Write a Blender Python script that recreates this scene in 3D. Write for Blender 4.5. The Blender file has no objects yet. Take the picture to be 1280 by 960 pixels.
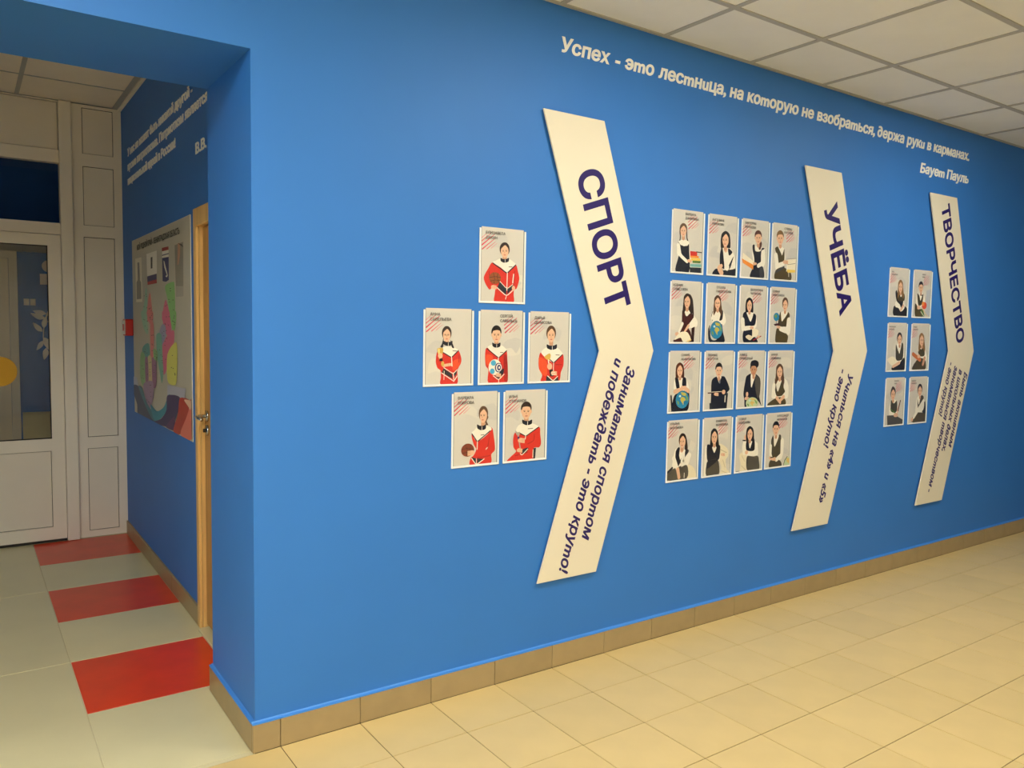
import bpy, bmesh, math, random
import numpy as np
from mathutils import Matrix, Vector
from mathutils.geometry import tessellate_polygon, delaunay_2d_cdt
random.seed(7)
scene = bpy.context.scene
col = scene.collection

# ------------------------------------------------------------------ camera, world, exposure
YAW, PITCH, ROLL = 0.6061, -0.0698, 0.0159
fwd = Vector((math.sin(YAW)*math.cos(PITCH), math.cos(YAW)*math.cos(PITCH), math.sin(PITCH)))
rgt0 = Vector((math.cos(YAW), -math.sin(YAW), 0)); up0 = rgt0.cross(fwd)
rgt = math.cos(ROLL)*rgt0 + math.sin(ROLL)*up0
up = -math.sin(ROLL)*rgt0 + math.cos(ROLL)*up0
cd = bpy.data.cameras.new('camera'); cam = bpy.data.objects.new('camera', cd); col.objects.link(cam)
cd.sensor_width = 36; cd.lens = 36*992.5/1280; cd.clip_start = 0.05
m = Matrix((rgt, up, -fwd)).transposed().to_4x4(); m.translation = Vector((-0.8037, -2.6968, 1.4884))
cam.matrix_world = m
scene.camera = cam
w = bpy.data.worlds.new('world'); scene.world = w; w.use_nodes = True
w.node_tree.nodes['Background'].inputs[0].default_value = (0.05, 0.05, 0.05, 1)
w.node_tree.nodes['Background'].inputs[1].default_value = 0.2
vs = scene.view_settings
vs.view_transform = 'Standard'; vs.look = 'None'; vs.gamma = 1; vs.use_curve_mapping = False
vs.exposure = -0.02
LAMP_RGB = (1.0, 0.97, 0.85)
LAMP_STRENGTH = 31.0

# ------------------------------------------------------------------ dimensions (metres)
H = 2.832            # room ceiling
ZL = 2.391           # underside of the lintel over the passage
T = 0.562            # thickness of the wall round the opening
MW = 0.131           # passage side wall plane
YE = 3.40            # white partition at the end of the passage
HP = 2.935           # passage ceiling
FT, OX, R1 = 0.3023, 0.0863, 0.2869      # floor tile pitch, first joint, first row
COX, C1 = 1.2779, 0.413                  # ceiling grid origin
BBH, BBP = 0.1033, 0.012                 # skirting tile height, thickness
XL, XR, YB = -4.0, 7.6, -5.3             # room extents
TL, PY0, PS = -0.4504, 0.6152, 0.5546    # passage floor tiles

# ------------------------------------------------------------------ helpers
def lin(c):
    return tuple(((v/255)/12.92 if v/255 <= 0.04045 else ((v/255+0.055)/1.055)**2.4) for v in c)

def material(name, rgb, rough=0.5, metal=0.0, noise=0.0, nscale=8.0, bump=0.0, bscale=60.0, rnd=0.0, spec=0.5, stretch=None):
    mt = bpy.data.materials.new(name); mt.use_nodes = True
    nt = mt.node_tree; b = nt.nodes['Principled BSDF']; L = nt.links.new
    c = lin(rgb) + (1,)
    b.inputs['Base Color'].default_value = c; b.inputs['Roughness'].default_value = rough
    b.inputs['Metallic'].default_value = metal; b.inputs['Specular IOR Level'].default_value = spec
    tc = nt.nodes.new('ShaderNodeTexCoord'); src = tc.outputs['Object']
    if stretch:
        mp = nt.nodes.new('ShaderNodeMapping'); mp.inputs['Scale'].default_value = stretch
        L(src, mp.inputs['Vector']); src = mp.outputs['Vector']
    if noise or rnd:
        hsv = nt.nodes.new('ShaderNodeHueSaturation'); hsv.inputs['Color'].default_value = c
        add = nt.nodes.new('ShaderNodeMath'); add.operation = 'ADD'; add.inputs[0].default_value = 1.0; add.inputs[1].default_value = 0.0
        if noise:
            n = nt.nodes.new('ShaderNodeTexNoise'); n.inputs['Scale'].default_value = nscale; n.inputs['Detail'].default_value = 5
            L(src, n.inputs['Vector'])
            mr = nt.nodes.new('ShaderNodeMapRange'); mr.inputs['From Min'].default_value = 0.3; mr.inputs['From Max'].default_value = 0.7
            mr.inputs['To Min'].default_value = 1-noise; mr.inputs['To Max'].default_value = 1+noise
            L(n.outputs['Fac'], mr.inputs['Value']); L(mr.outputs['Result'], add.inputs[0])
        if rnd:
            oi = nt.nodes.new('ShaderNodeObjectInfo'); m2 = nt.nodes.new('ShaderNodeMapRange')
            m2.inputs['To Min'].default_value = -rnd; m2.inputs['To Max'].default_value = rnd
            L(oi.outputs['Random'], m2.inputs['Value']); L(m2.outputs['Result'], add.inputs[1])
        L(add.outputs['Value'], hsv.inputs['Value']); L(hsv.outputs['Color'], b.inputs['Base Color'])
    if bump:
        n2 = nt.nodes.new('ShaderNodeTexNoise'); n2.inputs['Scale'].default_value = bscale; n2.inputs['Detail'].default_value = 3
        L(src, n2.inputs['Vector'])
        bp_ = nt.nodes.new('ShaderNodeBump'); bp_.inputs['Strength'].default_value = bump; bp_.inputs['Distance'].default_value = 0.002
        L(n2.outputs['Fac'], bp_.inputs['Height']); L(bp_.outputs['Normal'], b.inputs['Normal'])
    return mt

def emitter(name, rgb, strength):
    mt = bpy.data.materials.new(name); mt.use_nodes = True
    nt = mt.node_tree; nt.nodes.clear()
    e = nt.nodes.new('ShaderNodeEmission'); e.inputs[0].default_value = tuple(rgb)+(1,); e.inputs[1].default_value = strength
    o = nt.nodes.new('ShaderNodeOutputMaterial'); nt.links.new(e.outputs[0], o.inputs[0])
    return mt

def clear_sheet(name, rough, bumpd, tint=(1, 1, 1), ior=1.45):
    # thin clear sheet: lets light through and reflects by Fresnel
    mt = bpy.data.materials.new(name); mt.use_nodes = True
    nt = mt.node_tree; nt.nodes.clear(); L = nt.links.new
    tr = nt.nodes.new('ShaderNodeBsdfTransparent'); tr.inputs[0].default_value = tuple(tint)+(1,)
    gl = nt.nodes.new('ShaderNodeBsdfGlossy'); gl.inputs['Roughness'].default_value = rough
    fr = nt.nodes.new('ShaderNodeFresnel'); fr.inputs['IOR'].default_value = ior
    mx = nt.nodes.new('ShaderNodeMixShader'); o = nt.nodes.new('ShaderNodeOutputMaterial')
    if bumpd:
        tc = nt.nodes.new('ShaderNodeTexCoord'); n = nt.nodes.new('ShaderNodeTexNoise'); n.inputs['Scale'].default_value = 9; n.inputs['Detail'].default_value = 1.5
        bu = nt.nodes.new('ShaderNodeBump'); bu.inputs['Distance'].default_value = bumpd; bu.inputs['Strength'].default_value = 1
        L(tc.outputs['Object'], n.inputs['Vector']); L(n.outputs['Fac'], bu.inputs['Height']); L(bu.outputs['Normal'], gl.inputs['Normal'])
    ge = nt.nodes.new('ShaderNodeNewGeometry'); inv = nt.nodes.new('ShaderNodeMath'); inv.operation = 'SUBTRACT'; inv.inputs[0].default_value = 1
    mu = nt.nodes.new('ShaderNodeMath'); mu.operation = 'MULTIPLY'
    L(ge.outputs['Backfacing'], inv.inputs[1]); L(inv.outputs[0], mu.inputs[0]); L(fr.outputs[0], mu.inputs[1])   # reflect on the outer faces only
    L(mu.outputs[0], mx.inputs[0]); L(tr.outputs[0], mx.inputs[1]); L(gl.outputs[0], mx.inputs[2]); L(mx.outputs[0], o.inputs[0])
    return mt

MT = {}
MT['blue'] = material('blue wall paint', (50, 121, 208), 0.55, noise=0.02, nscale=3, bump=0.12, bscale=180, spec=0.42)
MT['blue_bead'] = material('blue paint bead', (66, 138, 222), 0.4)
MT['ceil'] = material('mineral ceiling tile', (240, 242, 240), 0.9, noise=0.02, nscale=5, bump=0.25, bscale=220, rnd=0.012)
MT['grid'] = material('grey metal ceiling grid', (178, 178, 174), 0.5)
MT['pceil'] = material('passage ceiling tile', (252, 242, 222), 0.9, noise=0.02, nscale=5, bump=0.25, bscale=220, rnd=0.01)
MT['tile'] = material('beige floor tile', (212, 186, 128), 0.36, noise=0.035, nscale=6, bump=0.05, bscale=40, rnd=0.03)
MT['grout'] = material('dark tile grout', (92, 72, 46), 0.9, noise=0.3, nscale=9)
MT['skirt'] = material('tan skirting tile', (164, 143, 104), 0.4, noise=0.05, nscale=14, rnd=0.04)
MT['ptile'] = material('grey passage tile', (214, 206, 166), 0.28, noise=0.03, nscale=4, rnd=0.02)
MT['rtile'] = material('red passage tile', (220, 60, 20), 0.3, noise=0.08, nscale=7, rnd=0.03)
MT['pgrout'] = material('pale passage grout', (205, 196, 160), 0.9)
MT['pvc'] = material('white PVC profile', (238, 231, 216), 0.35, noise=0.01)
MT['pvcpanel'] = material('white PVC panel', (232, 225, 210), 0.4, noise=0.01)
MT['gasket'] = material('dark rubber gasket', (40, 36, 30), 0.7)
MT['glass'] = clear_sheet('window glass', 0.02, 0)
MT['film'] = clear_sheet('clear acrylic sheet', 0.12, 0.004, ior=1.35)
MT['oak'] = material('light oak casing', (222, 180, 112), 0.45, noise=0.12, nscale=5, bump=0.1, bscale=40, stretch=(8, 8, 0.6))
MT['oak2'] = material('honey oak door leaf', (192, 144, 76), 0.45, noise=0.14, nscale=5, bump=0.1, bscale=40, stretch=(8, 8, 0.5))
MT['steel'] = material('brushed steel', (200, 198, 192), 0.25, metal=1.0)
MT['white_plastic'] = material('white plastic', (236, 234, 226), 0.4)
MT['red_plastic'] = material('red plastic', (190, 22, 16), 0.35)
MT['yellow_sticker'] = material('yellow sticker', (226, 168, 0), 0.5)
MT['board'] = material('white foam board', (230, 223, 203), 0.5, noise=0.006)
MT['purple'] = material('dark violet vinyl', (34, 16, 100), 0.45)
MT['letter'] = material('white cut letters', (252, 252, 248), 0.5)
MT['rail'] = material('white holder rail', (236, 240, 242), 0.35)
MT['holderback'] = material('grey holder back', (120, 128, 134), 0.4)  # grey puts the gap's shade and the acrylic edge into the plate colour
MT['ink'] = material('grey printed lettering', (62, 60, 62), 0.6)
MT['mapink'] = material('dark printed lettering', (40, 46, 40), 0.6)
MT['lamp'] = emitter('led panel diffuser', LAMP_RGB, LAMP_STRENGTH)
MT['fill_dim'] = emitter('added dim fill diffuser', (1.0, 0.92, 0.8), 2.0)
MT['lampframe'] = material('white lamp frame', (230, 228, 222), 0.5)
MT['plain'] = material('plaster behind camera', (226, 222, 210), 0.7, noise=0.02)

# printed matter: the colour of each printed shape is stored on its faces
pm = bpy.data.materials.new('glossy colour print'); pm.use_nodes = True
_b = pm.node_tree.nodes['Principled BSDF']; _a = pm.node_tree.nodes.new('ShaderNodeAttribute'); _a.attribute_name = 'ink'
pm.node_tree.links.new(_a.outputs['Color'], _b.inputs['Base Color']); _b.inputs['Roughness'].default_value = 0.45
MT['print'] = pm

def link(name, me, mat=None, parent=None):
    o = bpy.data.objects.new(name, me); col.objects.link(o)
    if mat is not None and not me.materials: me.materials.append(MT[mat])
    if parent is not None: o.parent = parent
    return o

def tag(o, label=None, cat=None, group=None, kind=None):
    if label: o['label'] = label
    if cat: o['category'] = cat
    if group: o['group'] = group
    if kind: o['kind'] = kind
    return o

def empty(name, loc=(0, 0, 0), parent=None):
    o = bpy.data.objects.new(name, None); col.objects.link(o); o.location = loc; o.empty_display_size = 0.05
    if parent is not None: o.parent = parent
    return o

def add_box(bm, x0, x1, y0, y1, z0, z1):
    v = [bm.verts.new(p) for p in ((x0,y0,z0),(x1,y0,z0),(x1,y1,z0),(x0,y1,z0),(x0,y0,z1),(x1,y0,z1),(x1,y1,z1),(x0,y1,z1))]
    for f in ((0,3,2,1),(4,5,6,7),(0,1,5,4),(1,2,6,5),(2,3,7,6),(3,0,4,7)): bm.faces.new([v[i] for i in f])

def boxes_mesh(name, boxes, bevel=0.0, seg=1):
    bm = bmesh.new()
    for b in boxes: add_box(bm, *b)
    if bevel: bmesh.ops.bevel(bm, geom=bm.edges[:], offset=bevel, segments=seg, affect='EDGES', profile=0.5)
    me = bpy.data.meshes.new(name); bm.to_mesh(me); bm.free(); return me

def box(name, b, mat, parent=None, bevel=0.0, seg=1, off=(0, 0, 0)):
    b = (b[0]-off[0], b[1]-off[0], b[2]-off[1], b[3]-off[1], b[4]-off[2], b[5]-off[2])
    return link(name, boxes_mesh(name, [b], bevel, seg), mat, parent)

def prism(name, pts, axis, a, b, mat, parent=None, bevel=0.0):
    # outline pts extruded along an axis from a to b
    def P(u, v, t): return {'x': (t, u, v), 'y': (u, t, v), 'z': (u, v, t)}[axis]
    bm = bmesh.new()
    A = [bm.verts.new(P(u, v, a)) for u, v in pts]; B = [bm.verts.new(P(u, v, b)) for u, v in pts]
    n = len(pts)
    bm.faces.new(A[::-1]); bm.faces.new(B)
    for i in range(n): bm.faces.new((A[i], A[(i+1) % n], B[(i+1) % n], B[i]))
    bmesh.ops.recalc_face_normals(bm, faces=bm.faces[:])
    if bevel: bmesh.ops.bevel(bm, geom=[e for e in bm.edges], offset=bevel, segments=1, affect='EDGES')
    me = bpy.data.meshes.new(name); bm.to_mesh(me); bm.free()
    return link(name, me, mat, parent)

def tube(bm, pts, r, n=10):
    pts = [Vector(p) for p in pts]; rings = []
    for i, p in enumerate(pts):
        d = (pts[min(i+1, len(pts)-1)] - pts[max(i-1, 0)]).normalized()
        a = d.orthogonal().normalized(); c = d.cross(a)
        if rings and (rings[-1][1].dot(a) < 0): a, c = -a, -c
        rings.append(([bm.verts.new(p + r*(math.cos(2*math.pi*k/n)*a + math.sin(2*math.pi*k/n)*c)) for k in range(n)], a))
    for i in range(len(rings)-1):
        A, B = rings[i][0], rings[i+1][0]
        for k in range(n): bm.faces.new((A[k], A[(k+1) % n], B[(k+1) % n], B[k]))
    bm.faces.new(rings[0][0][::-1]); bm.faces.new(rings[-1][0])
    bmesh.ops.recalc_face_normals(bm, faces=bm.faces[:])

def bm_obj(name, bm, mat, parent=None, smooth=False):
    me = bpy.data.meshes.new(name); bm.to_mesh(me); bm.free()
    if smooth:
        for p in me.polygons: p.use_smooth = True
    return link(name, me, mat, parent)

# ------------------------------------------------------------------ lettering
CURSIVE = str.maketrans({'т': 'm', 'и': 'u', 'д': '∂'})
def glyph_loops(body, shear):
    """closed outlines of a line of text (size 1), as point lists"""
    cu = bpy.data.curves.new('lettering', 'FONT'); cu.body = body; cu.size = 1; cu.shear = shear
    o = bpy.data.objects.new('lettering', cu); col.objects.link(o)
    dg = bpy.context.evaluated_depsgraph_get(); dg.update()
    c = o.to_curve(dg); loops = []
    for sp in c.splines:
        pts = []
        if sp.type == 'BEZIER':
            bp_ = sp.bezier_points; n = len(bp_)
            for k in range(n):
                a, b = bp_[k], bp_[(k+1) % n]
                straight = (a.handle_right-a.co).length < 1e-5 and (b.handle_left-b.co).length < 1e-5
                q = (a.co-b.co).cross(a.handle_right-a.co).length + (a.co-b.co).cross(b.handle_left-b.co).length
                m_ = 1 if (straight or q < 1e-6) else 4
                for t in range(m_):
                    t /= m_; pts.append(((1-t)**3*a.co + 3*(1-t)**2*t*a.handle_right + 3*(1-t)*t*t*b.handle_left + t**3*b.co).to_2d())
        else: pts = [p.co.to_2d() for p in sp.points]
        out = []
        for p in pts:
            if not out or (p-out[-1]).length > 1e-4: out.append(p)
        if len(out) > 2 and (out[0]-out[-1]).length < 1e-4: out.pop()
        if len(out) > 2: loops.append(out)
    o.to_curve_clear(); bpy.data.objects.remove(o); bpy.data.curves.remove(cu)
    return loops

def area(p): return 0.5*sum(p[i-1].x*p[i].y - p[i].x*p[i-1].y for i in range(len(p)))
def inside(q, poly):
    r = False
    for i in range(len(poly)):
        a, b = poly[i-1], poly[i]
        if (a.y > q.y) != (b.y > q.y) and q.x < (b.x-a.x)*(q.y-a.y)/(b.y-a.y)+a.x: r = not r
    return r
def fatten(p, d):
    # move each point outwards along its mitre; d > 0 grows a counter-clockwise loop
    out = []
    for i in range(len(p)):
        a = (p[i]-p[i-1]).normalized(); b = (p[(i+1) % len(p)]-p[i]).normalized()
        n1 = Vector((a.y, -a.x)); n2 = Vector((b.y, -b.x)); m_ = n1+n2
        k = max(m_.length_squared/2, 0.45)
        out.append(p[i] + m_*(d/k))
    return out

def text_mesh(body, length, cap, bold=0.0, shear=0.0, cursive=False, depth=0.0):
    # letters as a solid mesh in the x-z plane, baseline z=0, facing -y; fitted to a length and a cap height
    loops = glyph_loops(body.translate(CURSIVE) if cursive else body, shear)
    # a loop is a counter (hole) when it lies wholly inside a larger loop that runs the other way round
    outer, holes = [], []
    for l in loops:
        host = [o for o in loops if o is not l and area(o)*area(l) < 0 and abs(area(o)) > abs(area(l)) and all(inside(p, o) for p in l[::2])]
        if host: holes.append((l, min(host, key=lambda o: abs(area(o)))))
        else: outer.append(l)
    ccw = lambda l: l if area(l) > 0 else l[::-1]
    solid = [fatten(ccw(o), bold) for o in outer] + [fatten(ccw(h)[::-1], bold) for h, q in holes]
    # gather loops that belong together (overlapping boxes), then fill each gathering by winding number
    boxes = [(min(p.x for p in l), max(p.x for p in l), min(p.y for p in l), max(p.y for p in l)) for l in solid]
    tagc = list(range(len(solid)))
    for a in range(len(solid)):
        for b in range(a):
            A, B_ = boxes[a], boxes[b]
            if A[0] < B_[1] and B_[0] < A[1] and A[2] < B_[3] and B_[2] < A[3]:
                ta, tb = tagc[a], tagc[b]; tagc = [tb if t == ta else t for t in tagc]
    xs = [p.x for l in solid for p in l]; x0, x1 = min(xs), max(xs)
    sz = cap/(0.727+2*bold); sx = (length/(x1-x0)) if length else sz
    d = max(depth, 0.0003); V, F = [], []
    for t in sorted(set(tagc)):
        g = [l for l, q in zip(solid, tagc) if q == t]; o0 = g[0][0]
        key = tuple(tuple((round(p.x-o0.x, 4), round(p.y-o0.y, 4)) for p in l) for l in g)
        if key not in GLYPHS: GLYPHS[key] = fill_loops([[p-o0 for p in l] for l in g])
        gv, gt, ge = GLYPHS[key]; b0 = len(V); n = len(gv)
        V += [((p[0]+o0.x-x0)*sx, -d, (p[1]+o0.y+bold)*sz) for p in gv] + [((p[0]+o0.x-x0)*sx, 0, (p[1]+o0.y+bold)*sz) for p in gv]
        F += [(b0+i, b0+j, b0+k) for i, j, k in gt] + [(b0+i, b0+n+i, b0+n+j, b0+j) for i, j in ge]
    me = bpy.data.meshes.new('lettering'); me.from_pydata(V, [], F)
    return me

GLYPHS = {}
def fill_loops(g):
    vs_, es_ = [], []
    for l in g:
        b = len(vs_); vs_ += l; es_ += [(b+i, b+(i+1) % len(l)) for i in range(len(l))]
    ov, oe, of, _, _, _ = delaunay_2d_cdt(vs_, es_, [], 0, 1e-5)
    P = np.array([tuple(v) for v in ov]); T_ = np.array([f for f in of if len(f) == 3])
    C = P[T_].mean(1); wn = np.zeros(len(T_), int)
    for l in g:
        a = np.array([tuple(p) for p in l]); b = np.roll(a, -1, 0)
        ay, by = a[None, :, 1], b[None, :, 1]; cy, cx = C[:, 1:2], C[:, 0:1]
        side = (b[None, :, 0]-a[None, :, 0])*(cy-ay) - (cx-a[None, :, 0])*(by-ay)
        wn += ((ay <= cy) & (by > cy) & (side > 0)).sum(1) - ((ay > cy) & (by <= cy) & (side < 0)).sum(1)
    keep = [tuple(int(q) for q in t) for t, w_ in zip(T_, wn) if w_ > 0]
    out = []
    for i, j, k in keep:
        if (P[j][0]-P[i][0])*(P[k][1]-P[i][1]) - (P[j][1]-P[i][1])*(P[k][0]-P[i][0]) < 0: j, k = k, j
        out.append((i, j, k))
    ed = {(a, b) for t in out for a, b in ((t[0], t[1]), (t[1], t[2]), (t[2], t[0]))}
    return [tuple(p) for p in P], out, [e for e in ed if (e[1], e[0]) not in ed]

# ------------------------------------------------------------------ printed shapes
INK = dict(red=(214,48,36), red2=(168,30,26), red3=(232,84,44), white=(238,234,222), navy=(20,24,40), navy2=(36,42,52), navy3=(38,44,110), dark=(34,26,24),
  dark2=(70,62,56), grey=(132,126,120), grey2=(62,66,72), greyj=(82,78,70), greyj2=(78,70,54), skin=(230,186,154), skin2=(206,156,124), skin3=(196,146,112), lip=(196,108,98), brow=(82,58,44),
  hair0=(26,22,24), hair1=(50,34,28), hair2=(96,68,46), hair3=(92,48,30), hair4=(120,90,52), hair5=(140,104,56), ball=(150,82,40), ball2=(58,30,20), ball3=(132,60,38),
  cyan=(70,170,214), gold=(212,176,84), gold2=(240,216,140), silver=(176,166,156), shirt=(240,236,224), orange=(240,146,50), orange2=(206,116,58), yellow=(238,206,92), yellow2=(236,206,120), green=(92,132,62), cyan2=(120,180,180),
  paper=(238,230,208), paper2=(226,214,188), olive=(76,66,34), olive2=(80,68,32), olive3=(74,68,52), maroon=(72,26,22), maroon2=(48,18,18), cream=(232,222,194), cream2=(196,184,152), black=(36,32,30), tie=(110,116,128), bluegrey=(188,194,206),
  gl_b=(40,136,184), gl_y=(196,182,80), gl_g=(120,160,90), gl_l=(190,220,228), gl_d=(34,34,36), gl_w=(190,210,170), gl_w2=(220,190,110), globe2=(30,70,90),
  bg=(210,207,200), bg2=(218,214,204), bg3=(202,200,196), brush=(214,66,90), brush2=(222,140,146), brush3=(218,98,112),
  stone=(150,146,132), stone2=(176,172,160), frame=(200,192,176), redf=(178,44,40), mapbg=(196,192,176), m_mint=(158,206,180), m_pink2=(232,136,134), m_green=(146,204,124), m_pink=(226,116,148), m_lilac=(160,160,190), m_teal=(120,182,160), m_teal2=(94,164,158),
  m_green2=(142,190,130), m_yell2=(222,204,150), m_purp=(158,108,146), m_lilac2=(170,140,174), m_yell=(224,222,110), bwave=(188,190,206), w_navy=(48,62,104), w_teal2=(52,124,146), w_teal=(44,146,172), w_purp=(62,48,104), w_purp2=(96,54,108), w_red=(186,56,40), w_salm=(228,122,104), w_cream=(236,190,160))
INK = {k: lin(v) for k, v in INK.items()}

def catmull(pts, n=4):
    out = []; N = len(pts)
    for i in range(N):
        p0, p1, p2, p3 = pts[i-1], pts[i], pts[(i+1) % N], pts[(i+2) % N]
        for k in range(n):
            t = k/n
            h = (2*t**3-3*t*t+1, t**3-2*t*t+t, -2*t**3+3*t*t, t**3-t*t)
            out.append(tuple(h[0]*p1[j] + h[1]*0.42*(p2[j]-p0[j]) + h[2]*p2[j] + h[3]*0.42*(p3[j]-p1[j]) for j in (0, 1)))
    return out

def ribbon(pts, w0, w1):
    P = [Vector(p) for p in pts]
    if len(P) > 2:   # soften the bends
        Q = [P[0]]
        for i in range(1, len(P)-1): Q += [P[i]*0.75 + P[i-1]*0.25, P[i]*0.9 + (P[i-1]+P[i+1])*0.05, P[i]*0.75 + P[i+1]*0.25]
        P = Q + [P[-1]]
    n = len(P); lft, rg = [], []
    for i, p in enumerate(P):
        d = (P[min(i+1, n-1)] - P[max(i-1, 0)]).normalized(); nn = Vector((-d.y, d.x)); w = (w0 + (w1-w0)*i/(n-1))/2
        lft.append(p + nn*w); rg.append(p - nn*w)
    def capp(c, d, w): return [c + w*(math.cos(a)*Vector((-d.y, d.x)) + math.sin(a)*d) for a in (math.pi*k/6 for k in range(1, 6))]
    dn = (P[-1]-P[-2]).normalized(); d0 = (P[0]-P[1]).normalized()
    return [tuple(v) for v in lft + capp(P[-1], dn, w1/2) + rg[::-1] + capp(P[0], d0, w0/2)]

def clip(poly, x0, x1, y0, y1):
    for ax, lim, s in ((0, x0, 1), (0, x1, -1), (1, y0, 1), (1, y1, -1)):
        out = []
        for i in range(len(poly)):
            a, b = poly[i-1], poly[i]; ia, ib = (a[ax]-lim)*s >= 0, (b[ax]-lim)*s >= 0
            if ia != ib:
                t = (lim-a[ax])/(b[ax]-a[ax]); out.append((a[0]+(b[0]-a[0])*t, a[1]+(b[1]-a[1])*t))
            if ib: out.append(b)
        poly = out
        if len(poly) < 3: return []
    return poly

class Printed:
    """flat print: a stack of coloured shapes, millimetres, lying in the x-z plane and facing -y"""
    def __init__(self, x0, x1, z0, z1): self.V, self.F, self.C, self.n = [], [], [], 0; self.lim = (x0, x1, z0, z1)
    def poly(self, c, pts):
        pts = clip(list(pts), *self.lim)
        if len(pts) < 3: return
        y = -0.000022*self.n; self.n += 1
        b = len(self.V); self.V += [(p[0]/1000, y, p[1]/1000) for p in pts]
        for t in tessellate_polygon([[Vector((p[0], p[1], 0)) for p in pts]]):
            i, j, k = t
            ax = pts[j][0]-pts[i][0]; az = pts[j][1]-pts[i][1]; bx = pts[k][0]-pts[i][0]; bz = pts[k][1]-pts[i][1]
            if ax*bz - az*bx < 0: j, k = k, j
            self.F.append((b+i, b+j, b+k)); self.C.append(INK[c])
    def draw(self, s):
        if s[0] == 'p': self.poly(s[1], catmull(s[2]))
        elif s[0] == 'q': self.poly(s[1], s[2])
        elif s[0] == 'e': self.poly(s[1], [(s[2]+s[4]*math.cos(2*math.pi*k/20), s[3]+s[5]*math.sin(2*math.pi*k/20)) for k in range(20)])
        elif s[0] == 'l': self.poly(s[1], ribbon(s[2], s[3], s[4]))
    def build(self, name, parent):
        me = bpy.data.meshes.new(name); me.from_pydata(self.V, [], self.F)
        a = me.attributes.new('ink', 'FLOAT_COLOR', 'FACE')
        for i, c in enumerate(self.C): a.data[i].color = tuple(c)+(1,)
        return link(name, me, 'print', parent)

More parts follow.
